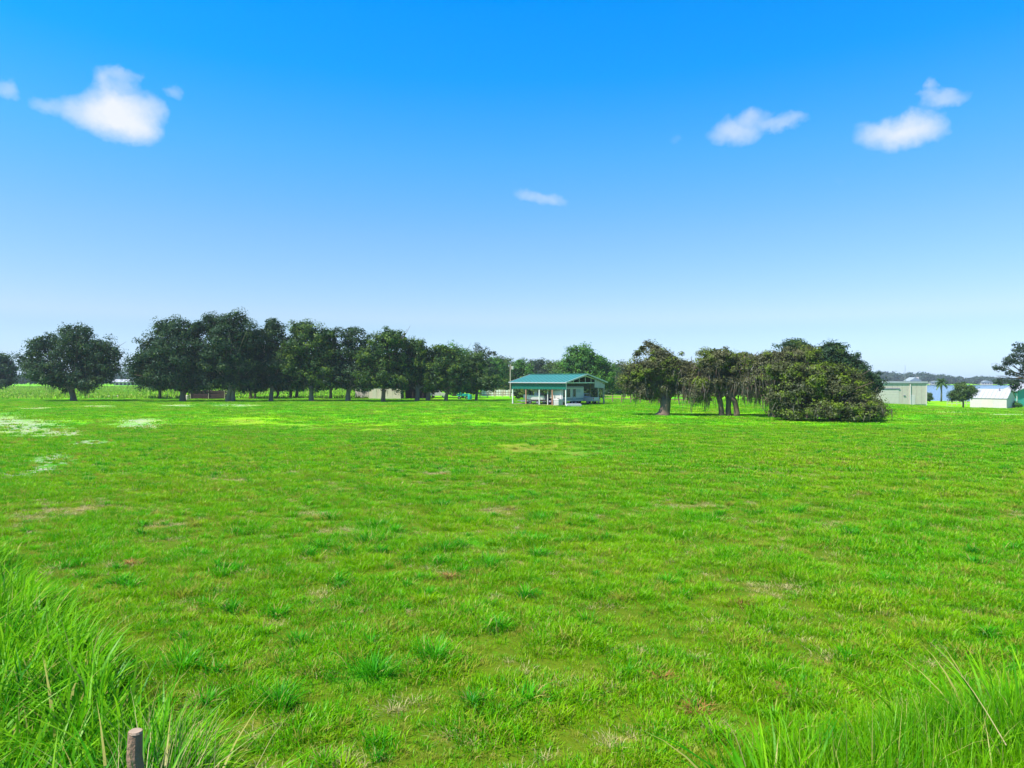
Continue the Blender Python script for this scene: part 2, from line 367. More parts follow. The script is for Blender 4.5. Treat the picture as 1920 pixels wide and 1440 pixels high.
# ------------------------------------------------------------------ grass blades
def blades(bx, by, bz, az, h, lean, w, K=3, tint=None):
    n = len(bx); t = np.linspace(0, 1, K+1)
    ca, sa = np.cos(az), np.sin(az)
    off = (lean*h)[:, None]*t[None]**1.8
    zz = h[:, None]*(t[None]-(.35*np.clip(lean, 0, 1.3))[:, None]*t[None]**3)
    ww = w[:, None]*np.clip(1-t[None]**2, 0, 1)*.5*(0.7+.6*np.sin(t*np.pi)[None])
    tw = az+rng.normal(0, .5, n)
    P = np.stack([bx[:, None]+ca[:, None]*off, by[:, None]+sa[:, None]*off, bz[:, None]+zz], -1)
    D = np.stack([-np.sin(tw), np.cos(tw), np.zeros(n)], -1)[:, None]*ww[..., None]
    L = (P-D)[:, :K]; Rr = (P+D)[:, :K]; Tp = P[:, K:]
    V = np.concatenate([L, Rr, Tp], 1)          # per blade: K left, K right, 1 tip
    b = (np.arange(n)*(2*K+1))[:, None]
    q = [np.stack([b[:, 0]+k, b[:, 0]+K+k, b[:, 0]+K+k+1, b[:, 0]+k+1], 1) for k in range(K-1)]
    T3 = np.stack([b[:, 0]+K-1, b[:, 0]+2*K-1, b[:, 0]+2*K], 1)
    if tint is None: tint = rng.random(n)
    Qd = np.stack(q, 1).reshape(-1, 4) if q else None
    ta = np.concatenate([np.repeat(tint, K-1), tint])
    return V.reshape(-1, 3), Qd, T3, ta
def blade_mesh(name, *a, **k):
    V, Q, T3, ta = blades(*a, **k)
    return mesh_np(name, V, Q, T3, {'tint': ('FACE', ta)})
def U(a, b, n): return rng.uniform(a, b, n)

lib = bpy.data.collections.new('tuft_kinds')      # tuft meshes for the geometry-node pasture
def tuft(name, n, sig, hmin, hmax, w, lean, mat, K=2):
    r = np.abs(rng.normal(0, sig, n)); a = U(0, 2*np.pi, n)
    x, y = r*np.cos(a), r*np.sin(a)
    az = np.where(rng.random(n) < .6, a, U(0, 2*np.pi, n))
    h = U(hmin, hmax, n)*(1-.35*np.clip(r/sig/2, 0, 1))
    me = blade_mesh(name, x, y, np.zeros(n)-.01, az, h, np.abs(rng.normal(lean, .3, n)), U(.7, 1.3, n)*w, K=K)
    me.materials.append(mat); o = bpy.data.objects.new(name, me); lib.objects.link(o)
for k in range(4): tuft('a_near_tuft_%d' % k, 80, .17, .05, .17, .0095, .6, M_BL)
for k in range(2): tuft('b_lush_tuft_%d' % k, 80, .12, .12, .28, .012, .75, M_BL, 3)
for k in range(3): tuft('c_mid_tuft_%d' % k, 80, .30, .06, .17, .022, .55, M_BL)
for k in range(3): tuft('d_far_tuft_%d' % k, 90, .9, .07, .15, .05, .5, M_BL)
for k in range(2): tuft('f_dark_tuft_%d' % k, 90, .15, .12, .30, .016, .85, M_TUS, 3)
tuft('e_dry_tuft_0', 70, .16, .04, .11, .006, .9, M_DRY)
def pts_in(d0, d1, dens, m=1.0):
    n = int(m*(d1**2-d0**2)*dens); y = np.sqrt(U(d0**2, d1**2, n)); return U(-m, m, n)*y, y
PX, PY, IDX, SCL = [], [], [], []
def add(x, y, idx, scl): PX.append(x); PY.append(y); IDX.append(idx); SCL.append(scl)
def field(d0, d1, dens, kinds, smin, smax, cut=1.0):
    x, y = pts_in(d0, d1, dens); s, w, l = masks(x, y)
    w = np.clip(w*.95 + .55*sst(fbm(x, y, .30, 4, 31), .62, .80)*sst(-y, -70, -20), 0, 1)
    clump = fbm(x, y, 1.1, 3, 3)
    p = (1-.92*sst(s+.8*(fbm(x, y, .9, 4, 77)-.5), .3, .8))*(1-.75*cut*sst(w+.9*(fbm(x, y, 1.6, 4, 55)-.5), .3, .7))*(.42+.85*sst(clump, .3, .62))
    keep = rng.random(len(x)) < p; x, y, l, w, clump = x[keep], y[keep], l[keep], w[keep], clump[keep]
    sc = U(smin, smax, len(x))*(.65+.7*sst(clump, .35, .7))*(1-.3*w)
    add(x, y, rng.choice(kinds, len(x)), sc)
field(5.0, 16, 40, [0, 1, 2, 3], .8, 1.25)
field(16, 30, 26, [0, 1, 2, 3], .9, 1.4)
field(24, 62, 8, [6, 7, 8], .8, 1.4)
field(55, 150, 1.4, [9, 10, 11], .7, 1.25)
# scattered lusher tufts and straw
x, y = pts_in(6, 50, 2.2); k = (fbm(x, y, .35, 3, 91) > .50) | (x < -.25*y); k &= rng.random(len(x)) < .6
add(x[k], y[k], rng.choice([4, 5], k.sum()), U(.6, 1.25, k.sum()))
x, y = pts_in(7, 60, .9); cl = fbm(x, y, .22, 3, 17); k = (cl+.25*(x < .05*y)*(y < 42) > .63) & (rng.random(len(x)) < .75)
add(x[k], y[k], rng.choice([13, 14], k.sum()), U(.5, 1.25, k.sum()))
x, y = pts_in(6, 34, 14); s, w, l = masks(x, y); k = rng.random(len(x)) < (w*.9+.10); add(x[k], y[k], np.full(k.sum(), 12), U(.8, 1.5, k.sum()))
x = np.concatenate(PX); y = np.concatenate(PY); n = len(x)
me = bpy.data.meshes.new('pasture_grass'); me.vertices.add(n)
me.vertices.foreach_set('co', np.stack([x, y, gz(x, y)], 1).astype(np.float32).ravel())
a = me.attributes.new('kind_index', 'INT', 'POINT'); a.data.foreach_set('value', np.concatenate(IDX).astype(np.int32))
a = me.attributes.new('size', 'FLOAT', 'POINT'); a.data.foreach_set('value', np.concatenate(SCL).astype(np.float32))
a = me.attributes.new('turn', 'FLOAT', 'POINT'); a.data.foreach_set('value', U(0, 6.28, n).astype(np.float32))
pg_o = link('pasture_grass', me); tag(pg_o, 'short bright green pasture grass covering the whole field', 'grass', kind='stuff')
def scatter_group(coll):
    ng = bpy.data.node_groups.new('scatter', 'GeometryNodeTree')
    ng.interface.new_socket('Geometry', in_out='INPUT', socket_type='NodeSocketGeometry')
    ng.interface.new_socket('Geometry', in_out='OUTPUT', socket_type='NodeSocketGeometry')
    i = ng.nodes.new('NodeGroupInput'); o = ng.nodes.new('NodeGroupOutput')
    ci = ng.nodes.new('GeometryNodeCollectionInfo'); ci.inputs['Collection'].default_value = coll
    ci.inputs['Separate Children'].default_value = True; ci.inputs['Reset Children'].default_value = True
    ip = ng.nodes.new('GeometryNodeInstanceOnPoints'); ip.inputs['Pick Instance'].default_value = True
    def na(name, t):
        q = ng.nodes.new('GeometryNodeInputNamedAttribute'); q.data_type = t; q.inputs['Name'].default_value = name; return q.outputs['Attribute']
    cx = ng.nodes.new('ShaderNodeCombineXYZ'); L = ng.links.new
    L(i.outputs[0], ip.inputs['Points']); L(ci.outputs[0], ip.inputs['Instance']); L(na('kind_index', 'INT'), ip.inputs['Instance Index'])
    L(na('turn', 'FLOAT'), cx.inputs[2])
    er = ng.nodes.new('FunctionNodeEulerToRotation'); L(cx.outputs[0], er.inputs[0]); L(er.outputs[0], ip.inputs['Rotation'])
    L(na('size', 'FLOAT'), ip.inputs['Scale']); L(ip.outputs[0], o.inputs[0])
    return ng
md = pg_o.modifiers.new('scatter', 'NODES'); md.node_group = scatter_group(lib)

# tall grass banks
def bank(name, label, inside, x0, x1, y0, y1, dens, hfun, w, mat, K, lean, clump=.35):
    n = int((x1-x0)*(y1-y0)*dens/40); cx, cy = U(x0, x1, n), U(y0, y1, n); k = inside(cx, cy); cx, cy = cx[k], cy[k]
    m_ = 40; x = np.repeat(cx, m_); y = np.repeat(cy, m_); N = len(x)
    r = np.abs(rng.normal(0, clump*.45, N)); a = U(0, 2*np.pi, N)
    hc = np.repeat(U(.75, 1.12, len(cx)), m_)
    bx, by = x+r*np.cos(a), y+r*np.sin(a)
    h = hfun(bx, by)*hc*U(.45, 1.12, N)
    az = np.where(rng.random(N) < .7, a, U(0, 6.28, N))
    me = blade_mesh(name, bx, by, gz(bx, by)-.02, az, h, np.abs(rng.normal(lean, .28, N)), U(.6, 1.35, N)*w, K=K)
    o = link(name, me, mat); return tag(o, label, 'tall grass', kind='stuff')
inL = lambda x, y: (x+y < 3.7+.5*np.sin(y*2.1)) & (x < -2.9) & (x > -y*1.02-1)
bank('tall_grass', 'rank arching long-bladed grass filling the lower left corner', inL, -17, -2.9, 4.2, 16.2, 520,
     lambda x, y: 1.30*np.clip((3.9-(x+y))*.8+.42, .35, 1)*np.where(y > 12, .8, 1), 
     .031, M_TALL, 6, .55)
inR = lambda x, y: (y < 6.1+.38*x+.35*np.sin(x*3.1)) & (x > 2.2+.2*np.sin(y*4))
bank('tall_grass', 'fine upright yellow-green grass filling the lower right corner', inR, 2.0, 10, 4.0, 9.8, 1600,
     lambda x, y: 1.02*np.clip((6.3+.38*x-y)*.7+.45, .4, 1)*np.clip((x-1.9)*.9+.4, .5, 1), .012, M_FINE, 5, .34)

def clumpobj(name, label, cat, px, py, n, sig, h, w, mat, group=None, sx_=1, lean=.8, K=4, d=None):
    x0, y0 = pg(px, py) if d is None else at(px, d); z0 = float(gz(x0, y0))
    r = np.abs(rng.normal(0, sig, n)); a = U(0, 6.28, n); bx, by = r*np.cos(a)*sx_, r*np.sin(a)
    me = blade_mesh(name, bx, by, np.full(n, -.02), a+rng.normal(0, .4, n), U(.4, 1.1, n)*h, np.abs(rng.normal(lean, .3, n)), U(.7, 1.3, n)*w, K=K)
    t = thing(name, label, cat, (x0, y0, z0), 0, group)
    tag(link('blades', me, mat, t), kind='stuff'); return t
GT = 'darker grass tussocks scattered over the near pasture'
TUS = [(700,1268,330,.26,.36,1.7,'widest dark green tussock in the near field, overhanging a dark hollow'),
 (815,1238,200,.15,.44,1,'upright bright tussock just right of the widest one in the near field'),
 (522,1325,170,.14,.42,1.1,'pale-bladed tussock beside the bare straw patch at lower left'),
 (340,1258,170,.15,.44,1,'tussock between the tall left grass and the straw patch'),
 (560,1205,150,.15,.28,1.3,'flattened tussock above and left of the widest one'),
 (1255,1094,150,.16,.30,1.1,'lone dark tussock right of the field centre'),
 (1660,1090,110,.20,.26,1.4,'low spreading tussock in the right half of the near field'),
 (1000,1018,420,.22,.30,4.2,'long low ridge of dark grass across the middle of the field'),
 (1008,1045,130,.17,.34,1,'small tussock just below the long grass ridge'),
 (915,1062,200,.26,.34,1.1,'round dark tussock below and left of the long grass ridge'),
 (690,1022,220,.28,.38,1.2,'dark round tussock at the lower end of the left-centre cluster'),
 (832,1034,190,.24,.34,1.2,'tussock midway between the left-centre cluster and the ridge'),
 (705,990,190,.26,.34,1.1,'upper tussock of the left-centre cluster'),
 (828,952,190,.26,.36,1.3,'dark tussock above the left-centre cluster'),
 (1012,976,160,.26,.34,1.1,'tussock just above the long grass ridge'),
 (1682,932,170,.34,.38,1.8,'darkest tussock in the far right of the field'),
 (1595,1004,170,.22,.28,2,'twin-humped low tussock right of the field centre'),
 (860,888,200,.36,.34,1.8,'dark tussock beside the small brown scrape in mid field'),
 (600,1030,150,.22,.36,1.6,'ragged tussock left of the left-centre cluster'),
 (620,975,140,.24,.34,1.1,'bluish tussock left of the field centre')]
for px, py, n, sg, h, sx_, lab in TUS: clumpobj('grass_tussock', lab, 'tussock', px, py, n, sg, h, .012*(1+max(0, (1100-py)/330)), M_TUS, GT, sx_)
for px, py, lab in ((845, 1085, 'small reddish-brown dead clump in the middle of the near field'), (1238, 1272, 'largest reddish-brown dead clump, right of centre near the bottom'), (242, 1060, 'small rusty dead clump just above the tall left grass'), (1390, 1135, 'tiny rusty dead clump in the right half of the field'),
    (1306, 1335, 'rusty dead clump below the largest dead clump'), (1478, 1300, 'pale rusty dead clump above the right-hand fine grass'), (835, 892, 'brown scraped clump far out beside a dark tussock')):
    clumpobj('dead_grass_clump', lab, 'dead grass', px, py, 130, .10, .17, .012*(1 if py > 1000 else 2.5), M_RUST, 'dead brown clumps in the pasture', 1.2, lean=1.1, K=3)
clumpobj('broad_grass_clump', 'pale arching broad-bladed grass at the bottom edge, left of the fine grass', 'grass clump', 1450, 1440, 110, .32, 1.15, .026, M_TALL, lean=.9, K=6, d=6.1)
clumpobj('broad_grass_clump', 'broad-bladed grass spilling in at the lower right edge', 'grass clump', 1900, 1400, 260, .45, 1.3, .026, M_TALL, lean=.7, K=6, d=7.4)
clumpobj('dry_grass_clump', 'straw-coloured dry grass stalks right of the weathered post', 'dry grass', 335, 1440, 150, .22, 1.3, .007, M_DRY, lean=.25, K=4, d=6.2)
clumpobj('dry_grass_clump', 'drooping dry grass in front of the weathered post', 'dry grass', 262, 1440, 170, .20, 1.5, .009, M_DRY, lean=.5, K=6, d=5.5)
clumpobj('broad_grass_clump', 'bright broad-bladed grass arching in front of the weathered post', 'grass clump', 240, 1440, 150, .30, 1.5, .028, M_TALL, lean=.8, K=6, d=5.2)
# long dry stalks leaning over the right bank
def stalk(label, p0, p1, d0, d1, r, seed):
    a = Vector((*at(p0[0], d0), H-(p0[1]-HY)/F*d0)); b_ = Vector((*at(p1[0], d1), H-(p1[1]-HY)/F*d1))
    P = [a.lerp(b_, t)+Vector((0, 0, .10*math.sin(t*math.pi))) for t in np.linspace(0, 1, 9)]
    o = MB().tube([tuple(p-a) for p in P], [r*(1-.75*t) for t in np.linspace(0, 1, 9)], 5).build('dry_stalk', M_DRY)
    o.location = a; tag(o, label, 'stalk')
    for t in np.linspace(.45, .98, 12):
        mb = MB(); q = a.lerp(b_, float(t))-a; q.z += .10*math.sin(t*math.pi)
        mb.tube([tuple(q), tuple(q+Vector((random.uniform(-.05, .05), random.uniform(-.05, .05), random.uniform(-.04, .09))))], [r*.5, r*.15], 4)
        mb.build('seed_head', M_DRY, o)
stalk('long pale dry stalk arching up over the lower right grass', (1890, 1400), (1745, 1205), 6.3, 7.6, .006, 1)
stalk('thin straw-coloured stalk rising at the left end of the right-hand grass', (1400, 1440), (1352, 1350), 6.0, 6.2, .005, 2)

# weathered post
wood = plain('weathered_wood', (.24, .15, .095), .95, var=.4, scale=6, bump=.7)
px_, py_ = at(252, 5.75); po = thing('fence_post', 'weathered wooden post stub hidden among the tall left grass', 'post', (px_, py_, 0))
pr = []; z_ = np.linspace(-.05, 1.23, 7)
MB().tube([(.01*math.sin(k*2), .01*math.cos(k*3), z) for k, z in enumerate(z_)], [.066, .065, .066, .063, .064, .061, .056], 12).build('shaft', wood, po)
MB().tube([(0, 0, 1.22), (.002, 0, 1.236)], [.055, .046], 12).build('cut_top', plain('cut_wood', (.30, .22, .15), .9, var=.4, scale=20), po)

# ------------------------------------------------------------------ trees
def leaves(c, nrm, size, tint, asp=.62):
    n = len(c); nrm = nrm/np.linalg.norm(nrm, axis=1, keepdims=True)
    r = rng.normal(size=(n, 3)); u = np.cross(nrm, r); u /= np.linalg.norm(u, axis=1, keepdims=True); w = np.cross(nrm, u)
    s = size[:, None]*.5
    bend = nrm*s*.25
    V = np.stack([c-u*s, c-w*s*asp+bend, c+u*s, c+w*s*asp+bend], 1).reshape(-1, 3)
    Q = np.arange(n*4).reshape(n, 4)
    return V, Q, tint
def crown_pts(lobes, nclump, nleaf, crad, core=.35, flat=.65, shell=.55):
    wt = np.array([l[3]*l[5] for l in lobes]); wt = wt/wt.sum(); L = np.array(lobes)
    li = rng.choice(len(lobes), nclump, p=wt); l = L[li]
    d = rng.normal(size=(nclump, 3)); d /= np.linalg.norm(d, axis=1, keepdims=True)
    r = shell+(1-shell)*rng.random(nclump)**.6; r = r*np.clip(rng.normal(.98, .13, nclump), .7, 1.25)
    cc = l[:, :3]+d*l[:, 3:]*r[:, None]
    cr_ = crad*U(.6, 1.35, nclump)
    k = np.repeat(np.arange(nclump), nleaf); n = len(k)
    dd = rng.normal(size=(n, 3)); dd /= np.linalg.norm(dd, axis=1, keepdims=True)
    rr = rng.random(n)**.55
    off = dd*rr[:, None]*cr_[k][:, None]; off[:, 2] *= flat
    P = cc[k]+off
    nr_ = dd*.8+d[k]*.5+np.array([0, 0, .55])+rng.normal(0, .45, (n, 3))
    ctint = rng.random(nclump)
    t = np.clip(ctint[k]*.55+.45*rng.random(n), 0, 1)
    nco = int(n*core)                       # inner leaves that close the crown, tinted darker to paint its inner shade
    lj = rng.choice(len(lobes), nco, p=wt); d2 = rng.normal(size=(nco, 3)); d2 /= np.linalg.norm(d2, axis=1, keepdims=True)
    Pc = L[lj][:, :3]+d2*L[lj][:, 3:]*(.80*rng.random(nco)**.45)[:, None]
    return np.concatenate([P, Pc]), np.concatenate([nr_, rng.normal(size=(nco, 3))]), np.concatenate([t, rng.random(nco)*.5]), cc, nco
def strands(P, length, width, tint):
    n = len(P); a = U(0, 3.14, n); u = np.stack([np.cos(a), np.sin(a), np.zeros(n)], 1)*width[:, None]*.5
    jx = rng.normal(0, .14, (n, 3)); jx[:, 2] = 0
    m1 = P-np.array([0, 0, 1])*length[:, None]*.5+jx; e = P-np.array([0, 0, 1])*length[:, None]+jx*1.5
    V = np.stack([P-u, P+u, m1+u*1.1, m1-u*1.1, e+u*.1, e-u*.1], 1).reshape(-1, 3); b_ = np.arange(n)*6
    Q = np.concatenate([np.stack([b_, b_+1, b_+2, b_+3], 1), np.stack([b_+3, b_+2, b_+4, b_+5], 1)])
    return V, Q, np.tile(tint, 2)
F_MOSSD = foliage('dark_moss', (.03, .034, .022), (.06, .065, .045), trans=.2)
G1 = 'dark oaks in a row along the left of the field'
def tree(label, px, d, lobes_px, leafm, base_py=None, trunk=(.45, 2.5), barkm=None, group=None, nclump=130, nleaf=70, ls=.42, crad=1.3,
         moss=0, mosslen=(1, 2.6), name='oak_tree', cat='tree', flare=1.4, trunks=None, flat=.65, core=.35, shell=.55, depth=.9, nlimb=6, bias=0):
    """lobes_px: (px, py, rx, ry) ellipses in photo pixels, turned into metres at distance d"""
    nleaf = int(nleaf*1.45); ls *= .80
    if group == G1: lobes_px = list(lobes_px)+[(px-26, 716, 30, 19), (px+26, 718, 30, 18), (px, 712, 30, 16)]; nclump = int(nclump*1.25)
    k = d/F; bx, by = at(px, d); bz = float(gz(bx, by)); barkm = barkm or bark
    t = thing(name, label, cat, (bx, by, bz), 0, group)
    lobes = []
    for j, (lx_, ly_, rx, ry) in enumerate(lobes_px):
        ryy = max(rx, ry)*k*depth*.8
        lobes.append(((lx_-px)*k, (random.uniform(-.3, .3)*rx*k if len(lobes_px) > 1 else 0), H-(ly_-HY)*k-bz, rx*k, ryy, ry*k))
    # trunk(s) and limbs
    rad, th = trunk; trunks = trunks or [(0, 0)]
    for tx, ty in trunks:
        mb = MB()
        lean = random.uniform(-.6, .6); wob = random.uniform(0, 6)
        pts = [(tx+lean*s*s+.10*rad*math.sin(wob+5*s), ty+.15*rad*math.cos(wob+7*s), -.15+s*(th+.15)) for s in np.linspace(0, 1, 6)]
        mb.tube(pts, [rad*flare, rad*1.12, rad, rad*.95, rad*.98, rad*1.05], 10)
        top = Vector(pts[-1]); ls_ = sorted(lobes, key=lambda l: -l[3]*l[5])[:nlimb]
        while len(ls_) < nlimb: ls_.append(random.choice(lobes))
        for l in ls_:
            e = Vector((l[0]+random.uniform(-.5, .5)*l[3], l[1]+random.uniform(-.6, .6)*l[4], l[2]+random.uniform(.0, .45)*l[5]))
            if e.z < top.z+.4: e.z = top.z+.4
            mid = top.lerp(e, .5)+Vector((random.uniform(-.5, .5), random.uniform(-.5, .5), random.uniform(-.1, .25)*l[5]))
            P = [top-Vector((0, 0, .2))]+[(1-s)**2*top+2*s*(1-s)*mid+s*s*e for s in (.2, .4, .6, .8, 1)]
            rr = rad*random.uniform(.42, .62); mb.tube([tuple(p) for p in P], [rr, rr*.9, rr*.72, rr*.5, rr*.3, rr*.1], 7, cap=False)
            for q in range(2):
                s0 = P[3]; e2 = e+Vector((random.uniform(-1, 1)*l[3]*.8, random.uniform(-1, 1)*l[4]*.8, random.uniform(-.2, .9)*l[5]))
                mb.tube([tuple(s0), tuple(s0.lerp(e2, .5)+Vector((0, 0, .2))), tuple(e2)], [rr*.45, rr*.28, .02], 5, cap=False)
        mb.build('trunk', barkm, t, smooth=True)
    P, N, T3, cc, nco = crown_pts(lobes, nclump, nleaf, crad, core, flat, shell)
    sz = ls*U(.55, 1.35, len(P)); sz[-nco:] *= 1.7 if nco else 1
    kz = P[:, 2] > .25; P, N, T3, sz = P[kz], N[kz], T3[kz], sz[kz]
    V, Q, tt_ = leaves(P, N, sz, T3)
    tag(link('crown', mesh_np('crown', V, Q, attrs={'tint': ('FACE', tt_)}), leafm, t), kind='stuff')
    if moss:
        low = cc[np.argsort(cc[:, 2]+rng.normal(0, 1.2, len(cc)))[:int(len(cc)*.5)]]
        S = low[rng.integers(0, len(low), moss)]+rng.normal(0, crad*.55, (moss, 3))*np.array([1, 1, .5])
        ln = U(*mosslen, moss); ln = np.minimum(ln, np.maximum(S[:, 2]-.25, .2)); S = S[S[:, 2] > .6]; ln = ln[:len(S)]
        ln = np.minimum(U(*mosslen, len(S)), S[:, 2]-.2)
        V, Q, tt_ = strands(S, ln, U(.03, .09, len(S)), rng.random(len(S)))
        o = link('hanging_moss', mesh_np('hanging_moss', V, Q, attrs={'tint': ('FACE', tt_)}), F_MOSS if ls < .22 else F_MOSSD, t); tag(o, kind='stuff')
    return t
G1 = 'dark oaks in a row along the left of the field'
tree('big spreading dark oak standing alone at the left, drooping fringe almost to the grass', 138, 134,
     [(135,665,62,48),(75,650,36,26),(60,680,28,28),(185,660,32,30),(205,690,26,26),(140,625,40,20),(95,700,45,26),(165,705,42,26),(212,665,18,18)], F_OAK, trunk=(.55, 2.2), group=G1,
     nclump=190, nleaf=75, crad=1.5, moss=700, mosslen=(.5, 2.4))
tree('broad dark oak left of the log pile, branches down to the grass', 342, 131,
     [(335,660,62,52),(280,665,38,40),(258,690,22,34),(310,615,30,22),(350,625,40,24),(300,710,50,26),(345,712,40,30),(380,690,36,34)], F_OAK, trunk=(.55, 2.0), group=G1,
     nclump=190, nleaf=75, crad=1.5, moss=500, mosslen=(.6, 2.2))
tree('tallest dark oak of the left row, its pale double trunk right of the log pile', 430, 131,
     [(430,650,56,56),(395,610,28,26),(440,605,30,24),(465,640,30,30),(410,680,42,34),(455,690,42,30),(372,615,16,16),(450,715,24,18)], F_OAK, trunk=(.42, 2.8), barkm=bark_grey, group=G1,
     nclump=180, nleaf=75, crad=1.4, moss=200, trunks=[(-.25, 0), (.5, .3)])
tree('narrow dark oak with a pointed peak, third trunk from the log pile', 508, 134,
     [(508,640,36,44),(510,612,18,20),(485,670,30,36),(520,690,36,32),(545,660,24,30)], F_OAK, trunk=(.38, 2.9), barkm=bark_grey, group=G1, nclump=120, nleaf=75, crad=1.3, moss=120)
tree('rounded dark oak in the middle of the left row over an open grassy gap', 584, 134,
     [(578,655,44,48),(570,618,30,18),(610,640,28,30),(550,680,30,34),(600,695,38,28)], F_OAKG, trunk=(.42, 3.0), barkm=bark_grey, group=G1, nclump=140, nleaf=75, crad=1.3, moss=120)
tree('airy dark oak with sky showing through its top, left of the cream shed', 652, 134,
     [(650,665,42,38),(615,632,22,18),(655,625,30,14),(682,650,26,26),(640,700,42,24),(680,700,34,24)], F_OAK, trunk=(.45, 2.6), barkm=bark_grey, group=G1, nclump=120, nleaf=65, crad=1.15, core=.25, moss=120)
tree('vase-shaped oak with sunlit green top in front of the beige shed', 718, 131,
     [(722,660,46,40),(735,635,36,20),(700,680,34,30),(748,690,36,30),(715,705,44,18)], F_OAKG, trunk=(.40, 2.3), barkm=plain('bark_red', (.17, .10, .07), .95, var=.35, scale=2.5), group=G1, nclump=140, nleaf=72, crad=1.25, moss=100, flare=1.1)
tree('dark oak shading the open carport right of the beige shed', 782, 134,
     [(785,675,40,38),(775,650,26,18),(800,700,36,26),(765,710,34,20)], F_OAKG, trunk=(.42, 2.3), barkm=bark_grey, group=G1, nclump=120, nleaf=72, crad=1.2, moss=80, trunks=[(0, 0), (2.0, .8)])
tree('dark oak between the carport and the teal trailer', 836, 134,
     [(838,680,36,36),(825,660,24,18),(855,700,30,28),(820,715,30,16)], F_OAKG, trunk=(.36, 2.2), group=G1, nclump=110, nleaf=72, crad=1.15, moss=60)
tree('small round-crowned grey-green oak ending the left row', 893, 136,
     [(893,695,26,34),(893,675,18,16),(893,718,24,16)], F_MID, trunk=(.28, 1.9), group=G1, nclump=70, nleaf=70, crad=.95, ls=.36)
tree('smaller dark tree behind the row beside the log pile', 478, 150,
     [(478,705,28,26),(470,690,24,20)], F_OAKG, trunk=(.2, 2.8), nclump=50, nleaf=60)
tree('low dark understorey tree seen under the third oak gap', 519, 158, [(519,722,22,14),(505,715,20,12)], F_OAK, trunk=(.3, 1), nclump=40, nleaf=60)
tree('stout dark trunked tree standing behind the mid-row gap', 556, 158, [(556,700,30,26)], F_OAK, trunk=(.35, 2.8), nclump=60, nleaf=60)
tree('dark tree cut by the left edge of the view', -12, 190, [(-12,690,34,26),(14,695,18,18),(5,675,14,14),(-20,715,40,14),(12,716,22,10)], F_OAK, trunk=(.5, 2), nclump=110, nleaf=60, ls=.55, crad=1.7)
for px, d, rx, cy, lab in ((300, 152, 46, 690, 'dark tree filling in behind the oak left of the log stack'), (390, 155, 44, 668, 'dark tree filling in behind the log stack'), (470, 152, 40, 665, 'dark tree filling the notch between the tallest and the pointed oak'), (545, 156, 38, 680, 'dark tree filling in between the pointed and the rounded oak'), (620, 152, 38, 684, 'dark tree between the rounded and the airy oak'), (688, 160, 36, 690, 'dark tree behind the cream shed'), (752, 162, 36, 692, 'dark tree rising behind the beige shed roof'), (812, 160, 34, 698, 'dark tree behind the white pickup in the shade'), (868, 158, 28, 702, 'dark tree behind the teal wagon')):
    tree(lab, px, d, [(px, cy, rx, 32), (px-rx*.5, cy+18, rx*.6, 22), (px+rx*.5, cy+20, rx*.6, 20)], F_OAK, trunk=(.3, 3), nclump=90, nleaf=60, crad=1.5, ls=.5, group='dark trees behind the oak row', nlimb=4)
# trees behind
tree('smooth domed green tree behind the right end of the oak row', 852, 175, [(855,680,34,36),(835,668,20,20),(872,690,24,28)], F_BRT, trunk=(.5, 3), nclump=80, nleaf=70, ls=.5, crad=1.5, name='broadleaf_tree')
tree('ragged snag-topped pine above the small oak', 905, 185, [(902,658,12,10),(893,651,9,7),(918,664,10,7),(926,662,5,5),(905,700,24,26),(915,690,16,16)], F_PINE, trunk=(.3, 9), nclump=60, nleaf=45, ls=.42, crad=1.2, core=.1, name='pine_tree', nlimb=5)
tree('large glossy green tree rising behind the open barn', 1098, 165,
     [(1095,675,34,28),(1080,668,22,20),(1110,680,28,24),(1128,700,24,28),(1090,710,50,24),(1140,715,18,20),(1068,685,12,18)], F_BRT, trunk=(.6, 3), nclump=150, nleaf=75, ls=.5, crad=1.6, name='broadleaf_tree')
# middle-distance trees between the row and the barn
MIDS = [(925,200,26,52,F_BRT,'bright green tree left of the utility pole'),(948,215,22,46,F_MID,'grey-green tree behind the utility pole'),(975,215,26,48,F_BRT,'bushy green tree right of the utility pole'),
 (1000,235,28,44,F_PINE,'dull green tree above the left end of the barn roof'),(1030,245,26,44,F_MID,'grey-green tree above the middle of the barn roof'),(1052,225,22,42,F_MID,'feathery tree above the right end of the barn roof'),
 (1150,230,22,30,F_MID,'light green tree between the barn and the mossy oaks'),(1165,260,28,40,F_PINE,'dark round tree between the barn and the mossy oaks'),(938,240,26,50,F_PINE,'dark pine top rising behind the utility pole'),
 (1290,230,30,30,F_MID,'pale tree seen between the first and second mossy oak'),(1015,260,30,48,F_PINE,'tallest dark tree above the barn roof')]
for px, d, w, h, mt, lab in MIDS:
    top = 745-h-26; cy = top+(h+12)*.55; h += 16
    tree(lab, px, d, [(px, cy, w*.8, h*.5), (px-w*.5, cy+8, w*.55, h*.36), (px+w*.5, cy+6, w*.55, h*.38), (px+random.uniform(-6, 6), top+12, w*.45, 12)], mt, trunk=(.35, 2.5),
         nclump=60, nleaf=60, ls=.65, crad=1.9, name='broadleaf_tree', group='trees behind the barn', nlimb=4)
